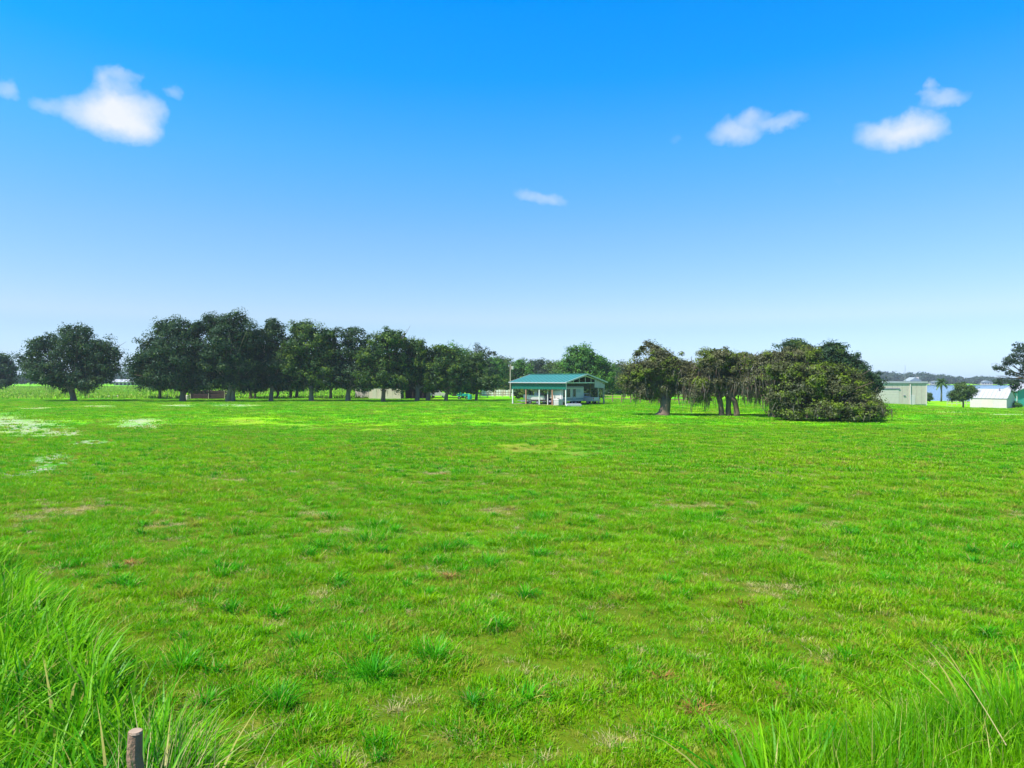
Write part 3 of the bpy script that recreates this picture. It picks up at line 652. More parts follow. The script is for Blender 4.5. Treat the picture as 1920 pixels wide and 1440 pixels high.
# right-hand mossy oaks
G2 = 'old mossy oaks on the right of the field'
tree('mossy old oak with a massive flared trunk, first right of the barn', 1245, 81,
     [(1250,690,44,30),(1200,700,36,28),(1278,695,26,26),(1235,665,24,16),(1205,652,9,6),(1217,646,10,7),(1226,652,8,8),(1196,662,7,7),(1180,720,20,26),(1215,735,26,20),(1290,720,22,26),(1250,725,34,16),(1188,712,30,22),(1292,695,22,22),(1225,690,40,24)], F_MOSSY, trunk=(.62, 2.0), group=G2,
     nclump=300, nleaf=75, ls=.24, crad=.75, moss=1300, mosslen=(.3, 1.3), flare=1.9, flat=.7)
tree('wide mossy oak with several dark stems and grey hanging moss', 1362, 79,
     [(1350,685,48,28),(1400,690,42,26),(1320,715,34,30),(1345,665,40,14),(1390,672,30,14),(1372,715,40,24),(1310,735,26,20),(1425,700,34,32),(1300,712,26,24),(1440,684,34,24),(1405,728,30,20)], F_MOSSY, trunk=(.30, 2.2), group=G2,
     nclump=330, nleaf=75, ls=.24, crad=.75, moss=1900, mosslen=(.3, 1.7), trunks=[(-.5, 0), (.35, .3), (1.2, -.2)], flat=.6)
tree('mossy oak with curtains of reddish moss beside the thicket', 1452, 76,
     [(1450,680,44,26),(1480,700,42,34),(1430,710,34,26),(1500,670,34,20),(1465,730,34,26)], F_MOSSY, trunk=(.42, 1.9), group=G2,
     nclump=280, nleaf=75, ls=.24, crad=.75, moss=2000, mosslen=(.4, 2.1), trunks=[(0, 0), (.7, .3)])
tree('rounded bushy thicket of tangled shrubs reaching the ground at the right of the oaks', 1560, 70,
     [(1560,738,62,38),(1505,722,48,26),(1600,738,34,28),(1535,700,52,18),(1588,708,24,16),(1500,755,40,28),(1570,768,84,20),(1636,765,22,22),(1482,772,30,16),(1470,695,40,16),(1580,722,50,26),(1465,745,26,26)], F_BUSH, trunk=(.3, 1.0),
     nclump=560, nleaf=80, ls=.24, crad=.95, flat=.45, moss=700, mosslen=(.3, 1.2), name='thicket_shrub', cat='shrub', core=.5)
tree('dark green oak crown rising behind the thicket', 1530, 92,
     [(1495,660,40,22),(1555,670,42,24),(1588,688,34,26),(1520,700,60,36),(1612,698,16,18),(1486,648,22,12),(1640,722,18,26),(1562,652,20,12)], F_OAK, trunk=(.45, 2.5), group=G2,
     nclump=300, nleaf=75, ls=.3, crad=.95)
# lakeside trees
def palm(label, px, d, base_z, top_py, nfr=26, fl=2.2):
    bx, by = at(px, d); bz = float(gz(bx, by)); t = thing('palm_tree', label, 'palm', (bx, by, bz)); hh = H-(top_py-HY)/F*d-bz
    MB().tube([(0, 0, -.2), (.05, 0, hh*.5), (-.05, 0, hh)], [.24, .19, .2], 9).build('trunk', bark_grey, t, smooth=True)
    for k in range(nfr):
        a = k*2.4; e = 1.2-1.9*(k/nfr); mb = MB(); P = []
        for s in np.linspace(0, 1, 6):
            P.append(Vector((math.cos(a)*math.cos(e)*fl*s, math.sin(a)*math.cos(e)*fl*s, hh+math.sin(e)*fl*s-.5*fl*s*s)))
        for j in range(5):
            w = .30*math.sin((j+.8)/5.6*math.pi)+.05; side = Vector((-math.sin(a), math.cos(a), 0)); b0 = len(mb.v)
            for p, q in ((P[j], w), (P[j+1], w*.85)): mb.v += [tuple(p-side*q-Vector((0, 0, q*.5))), tuple(p), tuple(p+side*q-Vector((0, 0, q*.5)))]
            mb.f += [(b0, b0+1, b0+4, b0+3), (b0+1, b0+2, b0+5, b0+4)]
        mb.build('frond', F_MID, t)
palm('slender palm standing before the lake between the beige building and white shed', 1765, 190, 0, 715)
tree('short bushy tree left of the white shed', 1806, 140, [(1806,736,18,14),(1797,742,14,11),(1816,731,14,10),(1802,725,11,8)], F_MID, trunk=(.16, 1.2), nclump=110, nleaf=60, ls=.3, crad=.85)
tree('airy pine reaching in from the right edge above the white shed', 1945, 128,
     [(1905,672,22,14),(1925,655,30,16),(1875,690,14,6),(1895,700,14,6),(1870,715,12,6),(1900,718,18,8),(1940,690,34,30),(1890,680,10,6),(1908,725,14,8)], F_PINE, trunk=(.32, 6), nclump=150, nleaf=42, ls=.34, crad=.7, core=.12, name='pine_tree', shell=.2, nlimb=9)

# ------------------------------------------------------------------ far woods (one mass each)
def woods(name, label, spec, mat, n, nl, ls):
    C, Nn, T3, S = [], [], [], []
    for q in range(n):
        px, d, h = spec(); k = d/F; x, y = at(px, d); z = float(gz(x, y)); w = h*random.uniform(.45, .75)
        dd = rng.normal(size=(nl, 3)); dd /= np.linalg.norm(dd, axis=1, keepdims=True)
        rr = .55+.45*rng.random(nl); bump = 1+.25*np.sin(dd[:, 0]*5+q)*np.cos(dd[:, 2]*6+q*2)
        P = dd*(rr*bump)[:, None]*np.array([w, w, h*.5])+np.array([x, y, z+h*.5])
        C.append(P); Nn.append(dd+rng.normal(0, .4, (nl, 3))); T3.append(np.clip(rng.random(nl)*.6+.4*random.random(), 0, 1)); S.append(np.full(nl, ls)*U(.6, 1.4, nl))
    V, Q, t = leaves(np.concatenate(C), np.concatenate(Nn), np.concatenate(S), np.concatenate(T3))
    tag(link(name, mesh_np(name, V, Q, attrs={'tint': ('FACE', t)}), mat), label, 'woods', kind='stuff')
def farshore():
    px = random.uniform(1560, 2080); d = random.uniform(938, 1010)
    top = np.interp(px, [1560, 1660, 1690, 1720, 1745, 1790, 1850, 1920, 2080], [700, 697, 702, 698, 701, 706, 707, 711, 712])
    return px, d, (H-(top-HY)/F*d+2.5)*random.uniform(.8, 1.05)
woods('far_woods', 'dark blue-green wooded shore across the lake', farshore, F_FAR, 230, 260, 2.6)
woods('far_woods', 'distant blue-green tree line behind the left field', lambda: (random.uniform(-150, 760), random.uniform(600, 720), random.uniform(7, 12)), F_FAR, 170, 200, 2.2)
woods('far_woods', 'green wood behind the barn and mossy oaks', lambda: (random.uniform(880, 1560), random.uniform(290, 350), random.uniform(9, 13)), F_MID, 120, 420, 1.3)
# rank yellow field behind the row
x = U(-330, -25, 90000); y = 152+(430-152)*rng.random(90000)**1.3; k = (np.abs(x)/y < .82); x, y = x[k], y[k]; n = len(x)
me = blade_mesh('tall_weeds', x, y, gz(x, y), U(0, 6.28, n), U(.25, .8, n)*(.3+1.4*fbm(x, y, .08, 2, 4)), U(.2, .9, n), U(.10, .30, n), K=2)
tag(link('tall_weeds', me, M_WEED), 'yellowish rank weeds behind the left oak row', 'weeds', kind='stuff')

hz = MB(); hz.span((-1500, -40, -7), (1900, 1250, 34)); ho = hz.build('haze', None); tag(ho, kind='stuff')
hm = bpy.data.materials.new('haze_air'); hm.use_nodes = True; nt = hm.node_tree; nt.nodes.clear()
o_ = nd(nt, 'ShaderNodeOutputMaterial'); pv = nd(nt, 'ShaderNodeVolumePrincipled'); pv.inputs['Color'].default_value = (.80, .90, 1, 1)
pv.inputs['Density'].default_value = HAZE = .00016; nt.links.new(pv.outputs[0], o_.inputs['Volume']); ho.data.materials.clear(); ho.data.materials.append(hm)
# ------------------------------------------------------------------ buildings and objects
m_green = plain('green_roof_metal', (.034, .165, .140), .45, .0, var=.10, scale=.6, spec=.5)
m_shade = plain('interior_shade', (.05, .045, .06), .9, var=.2)  # near-black purple, paints the shade inside the open barn
m_gskirt = plain('green_siding', (.006, .105, .075), .5, var=.10)
m_white = plain('white_paint', (.50, .455, .42), .6, dirt=(.45, .42, .36, .4))
m_wroof = plain('white_roof', (.32, .325, .345), .5, dirt=(.5, .5, .5, .35))
m_dark = plain('dark_glass', (.012, .014, .018), .15, var=.1, spec=.5)
m_black = plain('black_rubber', (.02, .02, .022), .8)
m_steel = plain('grey_steel', (.30, .31, .32), .45, metal=.5)
m_truss = plain('truss_steel', (.20, .19, .24), .6)
m_post = plain('treated_post', (.36, .30, .22), .9, var=.3, scale=4, bump=.4)
m_postw = plain('white_post', (.62, .60, .55), .8, var=.15)
m_redpost = plain('reddish_post', (.40, .20, .13), .9, var=.25, scale=4)
m_beige = plain('beige_siding', (.55, .46, .38), .7, dirt=(.45, .38, .30, .35))
m_bmetal = plain('beige_metal', (.47, .41, .33), .55, dirt=(.40, .38, .32, .3))
m_cream = plain('cream_siding', (.52, .47, .39), .75)
m_teal = plain('teal_paint', (.01, .30, .27), .5)
m_tealw = plain('teal_wall', (.03, .28, .24), .6)
m_rail = plain('brown_rail', (.20, .12, .08), .9, var=.3, scale=3)
m_log = plain('dark_log', (.050, .028, .026), .95, var=.4, scale=2, bump=.6)
m_grav = plain('grey_plastic', (.22, .26, .27), .6)
m_yel = plain('yellow_fibreglass', (.62, .52, .10), .6)
m_tan = plain('tan_canvas', (.50, .40, .36), .85)
m_hull = plain('boat_hull', (.62, .56, .55), .4, spec=.5)
def part(name, mat, parent, boxes, **k):
    mb = MB()
    for b_ in boxes: mb.box(*b_)
    return mb.build(name, mat, parent, **k)

# --- open pole barn, local x = across the gable, local y = along the ridge
BX, BY = at(1061, 110); b45 = R(45); LB, WB = 12.3, 10.2
ang_b = math.atan2(math.cos(b45), math.sin(b45)); bz = float(gz(BX, BY))
barn = thing('pole_barn', 'open-sided pole barn with green metal roof sheltering a camper and a boat', 'barn', (BX, BY, 0), ang_b)
EH, RH, ov = 3.84, 5.12, .35
def slope(x0, z0, x1, z1, nm):
    n = 14; ye = [-ov+(LB+2*ov)*i/n for i in range(n+1)]
    dx, dz = x1-x0, z1-z0; l = math.hypot(dx, dz); nx, nz = -dz/l*.04, dx/l*.04
    if nz < 0: nx, nz = -nx, -nz
    for i in range(n):
        a, c = ye[i]+.01, ye[i+1]-.01
        mb = MB(); mb.prism([(x0, z0), (x1, z1), (x1+nx, z1+nz), (x0+nx, z0+nz)], 1, a, c)
        mb.prism([(x0+nx, z0+nz), (x1+nx, z1+nz), (x1+nx*2.1, z1+nz*2.1), (x0+nx*2.1, z0+nz*2.1)], 1, c-.10, c-.02)
        mb.build('roof_panel', m_green, barn)
slope(-ov, EH-.10, WB/2, RH, 'f'); slope(WB+ov, EH-.10, WB/2, RH, 'b')
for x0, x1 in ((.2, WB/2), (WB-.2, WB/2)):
    mb = MB(); mb.prism([(x0, EH-.06), (x1, RH-.09), (x1, RH-.04), (x0, EH-.01)], 1, .05, LB-.05); mb.build('roof_shade_sheet', m_shade, barn)  # dark sheet added under each slope to deepen the shade inside
mb = MB(); mb.prism([(.3, EH-.9), (WB-.3, EH-.9), (WB-.3, EH-.02), (WB/2, RH-.12), (.3, EH-.02)], 1, LB-.02, LB+.03); mb.build('end_panel', m_shade, barn)  # far gable infill, its dark colour also painting the interior shade
part('ridge_cap', m_green, barn, [((WB/2, LB/2, RH+.09), (.5, LB+2*ov+.05, .05))])
part('eave_trim', m_wroof, barn, [((-ov-.03, LB/2, EH-.12), (.05, LB+2*ov, .16))]); part('eave_trim', m_wroof, barn, [((WB+ov+.03, LB/2, EH-.12), (.05, LB+2*ov, .16))])
for s_, y in ((1, -ov-.04), (1, LB+ov+.04)):
    for x0, x1 in ((-ov-.05, WB/2), (WB+ov+.05, WB/2)):
        a = math.atan2(RH-EH+.1, x1-x0); mb = MB()
        mb.prism([(x0, EH-.22), (x1, RH-.12), (x1, RH+.10), (x0, EH)], 1, y-.03, y+.03); mb.build('barge_board', m_white, barn)
nsk = 12
for i in range(nsk):
    y0 = LB*i/nsk; part('siding_panel', m_gskirt, barn, [((-.02, y0+LB/nsk/2, EH-.68), (.04, LB/nsk-.02, 1.05))])
for i in range(nsk):
    y0 = LB*i/nsk; part('siding_panel', m_grav, barn, [((WB+.02, y0+LB/nsk/2, EH-.72), (.04, LB/nsk-.02, 1.10))])
for i in range(5):
    x0 = WB-2.8+i*.56; part('gable_panel', m_steel, barn, [((x0+.28, -.02, EH-.60+.14*(3-i)), (.54, .03, .9+.22*(3-i)))])
for y in (.1, 3.0, 5.9, 9.0, LB-.1):
    mp = m_redpost if y in (3.0, 9.0) else m_postw
    part('post', mp, barn, [((.12, y, EH/2-.2), (.17, .17, EH+.2))])
for y in (1.5, 4.4): part('post', m_postw, barn, [((.55, y, EH/2-.3), (.12, .12, EH))])
for y in (.1, 3.0, 6.0, 9.0, LB-.1): part('post', m_post, barn, [((WB-.12, y, EH/2-.2), (.17, .17, EH+.2))])
part('post', m_post, barn, [((WB-1.6, .12, EH/2-.1), (.17, .17, EH+.4))])
for y in (.12, 4.1, 8.2, LB-.12):
    mb = MB(); mb.box((WB/2, y, EH-.15), (WB-.3, .07, .14))
    for x0, x1 in ((.15, WB/2), (WB-.15, WB/2)): mb.prism([(x0, EH-.12), (x1, RH-.35), (x1, RH-.2), (x0, EH+.02)], 1, y-.035, y+.035)
    for q in (.2, .35, .5, .65, .8):
        x = WB*q; zt = EH+(RH-EH)*(1-abs(q-.5)*2)-.3; mb.box((x, y, (EH-.1+zt)/2), (.07, .06, max(.1, zt-EH+.2)))
    mb.build('roof_truss', m_truss if y > 1 else m_postw, barn)
slab = MB(); slab.box((WB/2, LB/2, .02), (WB+.4, LB+.4, .10)); slab.build('floor_slab', plain('packed_dirt', (.16, .13, .09), .95, var=.35), barn)
def L2W(x, y, z=.07): return (BX+x*math.cos(ang_b)-y*math.sin(ang_b), BY+x*math.sin(ang_b)+y*math.cos(ang_b), z)
# camper
t = thing('camper_trailer', 'white and grey camper trailer parked inside the open end of the barn', 'camper', L2W(3.3, 2.4), ang_b)
mb = MB(); mb.prism([(-2.7, .75), (-2.55, .55), (2.75, .55), (2.75, 2.95), (-2.35, 2.95), (-2.75, 2.3)], 1, -1.2, 1.2); mb.build('body', m_white, t, bevel=.05)
part('roof', m_wroof, t, [((.2, 0, 2.99), (4.9, 2.3, .07))]); part('skirt_stripe', m_grav, t, [((0, -1.215, .95), (5.2, .02, .28))])
w = part('front_window', m_dark, t, [((-1.65, -1.22, 1.95), (1.7, .03, 1.35))], bevel=.012)
d_ = part('door', m_wroof, t, [((.25, -1.225, 1.62), (.78, .04, 1.95))]); part('door_window', m_dark, d_, [((.25, -1.255, 1.95), (.62, .02, 1.25))])
part('wall_sign', m_wroof, t, [((1.35, -1.22, 2.25), (.95, .03, .5))]); part('awning_rail', m_grav, t, [((.2, -1.25, 2.85), (4.6, .08, .08))])
for x in (-1.2, 1.0): part('panel_box', m_grav, t, [((x, -1.22, .95), (.3, .03, .22))])
for x in (-.3, .55):
    mb = MB(); mb.tube([(x, -1.18, .33), (x, -.95, .33)], .33, 18); wh = mb.build('wheel', m_black, t); MB().tube([(x, -1.2, .33), (x, -1.16, .33)], .17, 14).build('rim', m_steel, wh)
part('step', m_steel, t, [((.25, -1.45, .42), (.6, .35, .05))])
# pickup, tail to the viewer
def wheel(parent, x, y0, y1, r):
    w_ = MB().tube([(x, y0, r), (x, y1, r)], r, 18).build('wheel', m_black, parent)
    MB().tube([(x, min(y0, y1)-.012, r), (x, min(y0, y1)+.02, r)], r*.55, 12).build('rim', m_steel, w_)
    MB().tube([(x, max(y0, y1)-.02, r), (x, max(y0, y1)+.012, r)], r*.55, 12).build('rim', m_steel, w_)
def pickup(label, loc, rz, mat, name='pickup_truck'):
    t = thing(name, label, 'truck', loc, rz)
    mb = MB(); mb.prism([(-2.7, .5), (2.6, .5), (2.65, .95), (2.5, 1.12), (1.2, 1.18), (-2.7, 1.18)], 1, -.95, .95); mb.build('body', mat, t, bevel=.05)
    mb = MB(); mb.prism([(-.75, 1.16), (1.25, 1.16), (.65, 1.80), (-.55, 1.82)], 1, -.82, .82); mb.build('cab', mat, t, bevel=.06)
    part('rear_window', m_dark, t, [((-.70, 0, 1.52), (.06, 1.3, .36))]); part('bed_floor', m_black, t, [((-1.75, 0, 1.185), (1.7, 1.6, .02))])
    for s_ in (-1, 1):
        part('side_window', m_dark, t, [((.15, s_*.825, 1.5), (1.0, .02, .36))]); wheel(t, 1.7, s_*.93, s_*.68, .38); wheel(t, -1.65, s_*.93, s_*.68, .38)
        part('tail_light', plain('tail_lens', (.35, .01, .01), .3), t, [((-2.72, s_*.82, .98), (.05, .14, .3))])
    part('tailgate', mat, t, [((-2.73, 0, .93), (.05, 1.45, .42))]); part('bumper', m_steel, t, [((-2.82, 0, .60), (.14, 1.8, .16))])
    return t
pickup('white pickup truck backed into the right bay of the barn with its tail showing', L2W(7.4, 2.3, .07), ang_b+R(90), m_white)
# boat on trailer
t = thing('boat', 'pale fishing boat with a rounded canvas top under the left bays of the barn', 'boat', L2W(1.7, 8.2), ang_b+R(90))
st = [(-2.7, .95, .55), (-1.5, 1.0, .52), (0, .98, .5), (1.5, .75, .58), (2.4, .35, .75), (2.9, .04, .95)]
V_, F_ = [], []
for x, w, kz in st: V_ += [(x, -w, 1.45+.12*max(0, x)/2.9), (x, -w*.8, kz+.25), (x, 0, kz), (x, w*.8, kz+.25), (x, w, 1.45+.12*max(0, x)/2.9), (x, 0, 1.30)]
for i in range(len(st)-1):
    for k in range(6): a, b_ = i*6+k, i*6+(k+1) % 6; F_.append((a, b_, b_+6, a+6))
F_ += [tuple(range(6))[::-1], tuple(range(30, 36))]
mb = MB(); mb.v = V_; mb.f = F_; mb.build('hull', m_hull, t)
part('console', m_white, t, [((-.2, 0, 1.75), (.7, .7, .85), 0, 0, .8)]); part('seat', m_tan, t, [((-1.1, 0, 1.62), (.5, 1.0, .55))]); part('outboard_motor', m_black, t, [((-2.9, 0, 1.5), (.4, .42, .7), 0, 0, .75)])
mb = MB(); mb.prism([(-.62, 0), (-.5, .35), (-.2, .52), (.2, .52), (.5, .35), (.62, 0), (.5, 0), (.4, .26), (.15, .42), (-.15, .42), (-.4, .26), (-.5, 0)], 0, -.9, .5)
o = mb.build('canvas_top', m_white, t); o.location = (0, 0, 2.25)
for x in (-.8, .4):
    for y in (-.55, .55): part('top_pole', m_steel, t, [((x, y, 1.85), (.05, .05, .95))])
t2 = thing('boat_trailer', 'low steel trailer carrying the pale boat', 'trailer', L2W(1.7, 8.2), ang_b+R(90))
part('frame', m_steel, t2, [((.3, -.55, .48), (6.2, .08, .1)), ((.3, .55, .48), (6.2, .08, .1)), ((-1.5, 0, .48), (.08, 1.3, .1)), ((1.2, 0, .48), (.08, 1.3, .1)), ((3.6, 0, .48), (.7, 1.18, .08))])
for s_ in (-1, 1): wheel(t2, -1.2, s_*.95, s_*.75, .31)
# dark tractor
t = thing('garden_tractor', 'dark ride-on tractor beside the boat, in the middle bay of the barn', 'tractor', L2W(1.6, 3.9), ang_b)
part('hood', m_black, t, [((.7, 0, .95), (1.0, .6, .5), 0, 0, .85)]); part('chassis', m_truss, t, [((0, 0, .55), (2.2, .5, .25))]); part('seat', m_tan, t, [((-.55, 0, 1.12), (.45, .5, .12))]); part('seat_back', m_tan, t, [((-.78, 0, 1.38), (.08, .5, .45))])
part('roll_bar', m_black, t, [((-.95, -.42, 1.5), (.07, .07, 1.4)), ((-.95, .42, 1.5), (.07, .07, 1.4)), ((-.95, 0, 2.2), (.07, .91, .07))]); part('canopy', m_redpost, t, [((-.5, 0, 2.28), (1.3, 1.1, .06))])
for s_ in (-1, 1): wheel(t, -.6, s_*.78, s_*.45, .5); wheel(t, .9, s_*.66, s_*.45, .3)
# white tank, utility trailer, ladder, buckets
t = thing('storage_tank', 'pale square storage tank by the front corner of the barn', 'tank', L2W(-.6, 1.1, 0), ang_b)
part('tank_body', m_white, t, [((0, 0, .62), (1.1, 1.1, 1.0))], bevel=.08); part('pallet', m_post, t, [((0, 0, .06), (1.2, 1.2, .12))]); MB().tube([(0, 0, 1.12), (0, 0, 1.2)], .18, 12).build('lid', m_black, t)
for z in (.35, .62, .9): part('cage_bar', m_steel, t, [((0, 0, z), (1.16, 1.16, .03))])
t = thing('utility_trailer', 'low flat grey utility trailer in front of the boat', 'trailer', (*at(992, 118), 0), R(12))
part('deck', m_grav, t, [((0, 0, .5), (2.6, 1.3, .08))]); part('tongue', m_steel, t, [((1.9, 0, .45), (1.3, .08, .08))]); part('side_rail', m_steel, t, [((0, -.64, .75), (2.6, .04, .05))]); part('side_rail', m_steel, t, [((0, .64, .75), (2.6, .04, .05))])
for x in (-1.2, 0, 1.2):
    for y in (-.64, .64): part('stake', m_steel, t, [((x, y, .63), (.04, .04, .26))])
for s_ in (-1, 1): wheel(t, 0, s_*.80, s_*.68, .30)
t = thing('jon_boat', 'upturned grey-white skiff lying on the grass by the barn corner', 'boat', (*at(1076, 107.5), 0), R(4))
mb = MB(); mb.prism([(-1.3, 0), (1.25, 0), (1.1, .42), (-1.1, .42)], 1, -.5, .5); mb.build('hull', m_wroof, t, bevel=.08); part('keel', m_steel, t, [((0, 0, .44), (2.0, .05, .05))])
t = thing('step_ladder', 'yellow step ladder leaning beside the right post of the barn', 'ladder', (*at(1127, 118), 0), R(-20))
for s_ in (-1, 1): MB().tube([(.75, s_*.25, 0), (0, s_*.18, 2.3)], .035, 6).build('rail', m_yel, t); MB().tube([(-.3, s_*.25, 0), (0, s_*.18, 2.3)], .03, 6).build('rail', m_yel, t)
for k in range(6): z = .3+k*.33; part('rung', m_yel, t, [((.75*(1-z/2.3), 0, z), (.09, .46, .03))])
# utility pole with lamp
x, y = at(957, 160); t = thing('utility_pole', 'pale utility pole with a white lamp, left of the barn', 'pole', (x, y, 0)); ph = H+(712-683)/F*160
MB().tube([(0, 0, -.2), (0, 0, ph)], [.17, .12], 10).build('shaft', m_post, t); MB().tube([(0, 0, ph-.7), (.45, 0, ph-.55)], .04, 6).build('arm', m_steel, t)
MB().tube([(.55, -.05, ph-1.2), (.55, -.05, ph-.45)], [.30, .34], 12).build('lamp_head', m_white, t, bevel=.03)
MB().tube([(-.35, 0, ph-.6), (-.35, 0, ph-.1)], .16, 10).build('transformer', m_steel, t)

# brown rail fences right of the barn and pale fence behind
def rail_fence(name, label, p0, p1, n, h, mp, mr, rails=(.55, .95), r=.07):
    t = thing(name, label, 'fence', (p0[0], p0[1], float(gz(*p0)))); dx, dy = (p1[0]-p0[0])/n, (p1[1]-p0[1])/n; a = math.atan2(dy, dx); L_ = math.hypot(dx, dy)
    for i in range(n+1): part('fence_post', mp, t, [((dx*i, dy*i, h/2-.1), (r*2, r*2, h+.2), a)])
    for i in range(n):
        for z in rails: part('rail', mr, t, [((dx*(i+.5), dy*(i+.5), h*z), (L_-.02 if z < .9 else L_, .045, .13), a)])
    return t
rail_fence('rail_fence', 'brown two-rail fence running right from the barn towards the mossy oaks', at(1132, 127), at(1292, 118), 9, 1.35, m_rail, m_rail)
rail_fence('rail_fence', 'weathered rail fence behind the trunk of the first mossy oak', at(1170, 165), at(1420, 165), 14, 1.3, m_post, m_post, (.5, .92))
rail_fence('rail_fence', 'grey rail fence left of the barn in front of the pale paling', at(900, 162), at(985, 158), 6, 1.35, m_post, m_rail, (.5, .92))
def paling(label, px0, px1, d, h, mats, step=.62):
    (x0, y), (x1, _) = at(px0, d), at(px1, d); t = thing('paling_fence', label, 'fence', (x0, y, 0)); n = int((x1-x0)/step)
    for i in range(n):
        if random.random() < .08: continue
        part('pale', random.choice(mats), t, [((i*step, random.uniform(-.03, .03), h/2*random.uniform(.85, 1.05)), (step*.86, .04, h*random.uniform(.9, 1.08)))])
    part('cross_rail', m_post, t, [(((x1-x0)/2, .06, h*.8), (x1-x0, .05, .1))])
paling('pale boarded fence behind the utility pole and the barn posts', 905, 1000, 175, 1.7, [m_postw, m_cream, m_beige])
paling('long pale boarded fence far behind the mossy oaks', 1140, 1420, 205, 1.5, [m_postw, m_cream, m_post])

# beige and cream sheds under the oaks
def boards(parent, mat, x0, x1, y, z0, z1, n, axis='x', name='siding_board'):
    for i in range(n):
        a = x0+(x1-x0)*i/n; w = (x1-x0)/n
        if axis == 'x': part(name, mat, parent, [((a+w/2, y, (z0+z1)/2), (w-.012, .04, z1-z0))])
        else: part(name, mat, parent, [((y, a+w/2, (z0+z1)/2), (.04, w-.03, z1-z0))])
x0, yb = at(692, 150); x1 = at(751, 150)[0]
t = thing('shed', 'beige shed with a dark green roof edge behind the vase-shaped oak', 'shed', (x0, yb, 0)); wd = x1-x0
part('wall', m_beige, t, [((wd/2, 2.5, 1.3), (wd-.1, 4.9, 2.6))]); boards(t, m_beige, 0, wd, -.01, .05, 2.62, 10)
mb = MB(); mb.prism([(-.1, 2.62), (2.6, 3.45), (5.5, 2.62), (5.5, 2.72), (2.6, 3.56), (-.1, 2.72)], 0, -.2, wd+.2); mb.build('roof', m_gskirt, t)
part('fascia', m_gskirt, t, [((wd/2, -.13, 2.68), (wd+.4, .04, .16))]); part('corner_board', m_white, t, [((wd+.02, -.02, 1.3), (.10, .1, 2.6))])
part('door', m_cream, t, [((1.2, -.045, 1.05), (.9, .03, 2.05))])
t = thing('shed', 'small cream shed with one square dark window at the left of the beige shed', 'shed', (at(666, 157)[0], 157, 0))
part('wall', m_cream, t, [((1.8, 2, 1.4), (3.5, 3.9, 2.8))]); boards(t, m_cream, 0, 3.6, 0, .05, 2.75, 8)
w = part('window', m_white, t, [((2.0, -.04, 1.65), (.95, .05, 1.05))]); part('pane', m_dark, w, [((1.78, -.075, 1.65), (.36, .02, .85))]); part('pane', m_dark, w, [((2.22, -.075, 1.65), (.36, .02, .85))])
mb = MB(); mb.prism([(-.25, 2.78), (2, 3.4), (4.2, 2.78), (4.2, 2.88), (2, 3.5), (-.25, 2.88)], 0, -.25, 3.85); mb.build('roof', m_grav, t)
x0 = at(752, 151)[0]; t = thing('carport', 'dark open carport attached to the right of the beige shed', 'carport', (x0+.15, 151, 0))
part('back_wall', m_log, t, [((2.4, 5, 1.25), (4.8, .1, 2.5))]); part('roof', m_gskirt, t, [((2.4, 2.5, 2.72), (5.2, 5.6, .1))])
for x in (.1, 2.4, 4.7):
    for y in (.1, 4.9): part('post', m_log, t, [((x, y, 1.3), (.14, .14, 2.7))])
for x in (1.0, 2.2, 3.4): part('stored_crate', m_log, t, [((x, 3.6, .7), (1.0, .9, 1.35))])
pickup('white pickup parked in shade between the carport and the dark oak', (*at(818, 158), 0), R(8), m_white)
# teal trailer and chairs
t = thing('farm_wagon', 'teal farm wagon parked in shade near the right end of the oak row', 'wagon', (*at(868, 146), 0), R(5))
part('box', m_teal, t, [((0, 0, .95), (2.6, 1.3, .5))], bevel=.03); part('seat', m_teal, t, [((-.6, 0, 1.45), (.5, 1.2, .4))]); part('hitch', m_teal, t, [((1.8, 0, .5), (1.2, .08, .08))])
for x in (-.8, .8):
    for s_ in (-1, 1): wheel(t, x, s_*.72, s_*.58, .34)
t = thing('water_tank', 'small teal barrel beside the farm wagon', 'barrel', (*at(881, 144), 0)); MB().tube([(0, 0, 0), (0, 0, .35), (0, 0, .75), (0, 0, 1.1)], [.42, .46, .46, .40], 16).build('drum', m_teal, t); MB().tube([(0, 0, 1.1), (0, 0, 1.16)], .12, 10).build('cap', m_black, t)
# dark log stack by the second oak
x0, yb = at(357, 150); x1 = at(424, 150)[0]; t = thing('log_stack', 'dark reddish-brown stack of long logs between upright stakes under the oaks', 'log stack', (x0, yb, 0)); wd = x1-x0
for j in range(7):
    for i in range(3 if j < 6 else 1):
        r = random.uniform(.12, .15); z = .14+j*.26
        MB().tube([(random.uniform(-.2, .2), i*.3, z), (wd/2, i*.3+random.uniform(-.04, .04), z+random.uniform(-.03, .03)), (wd*random.uniform(.93, 1.02), i*.3, z)], [r, r*.95, r*.85], 8).build('log', m_log, t)
for q in (.02, .52, .97): part('stake', m_post, t, [((wd*q, -.26, 1.05), (.12, .12, 2.1))]); part('stake', m_post, t, [((wd*q, .9, 1.05), (.12, .12, 2.1))])
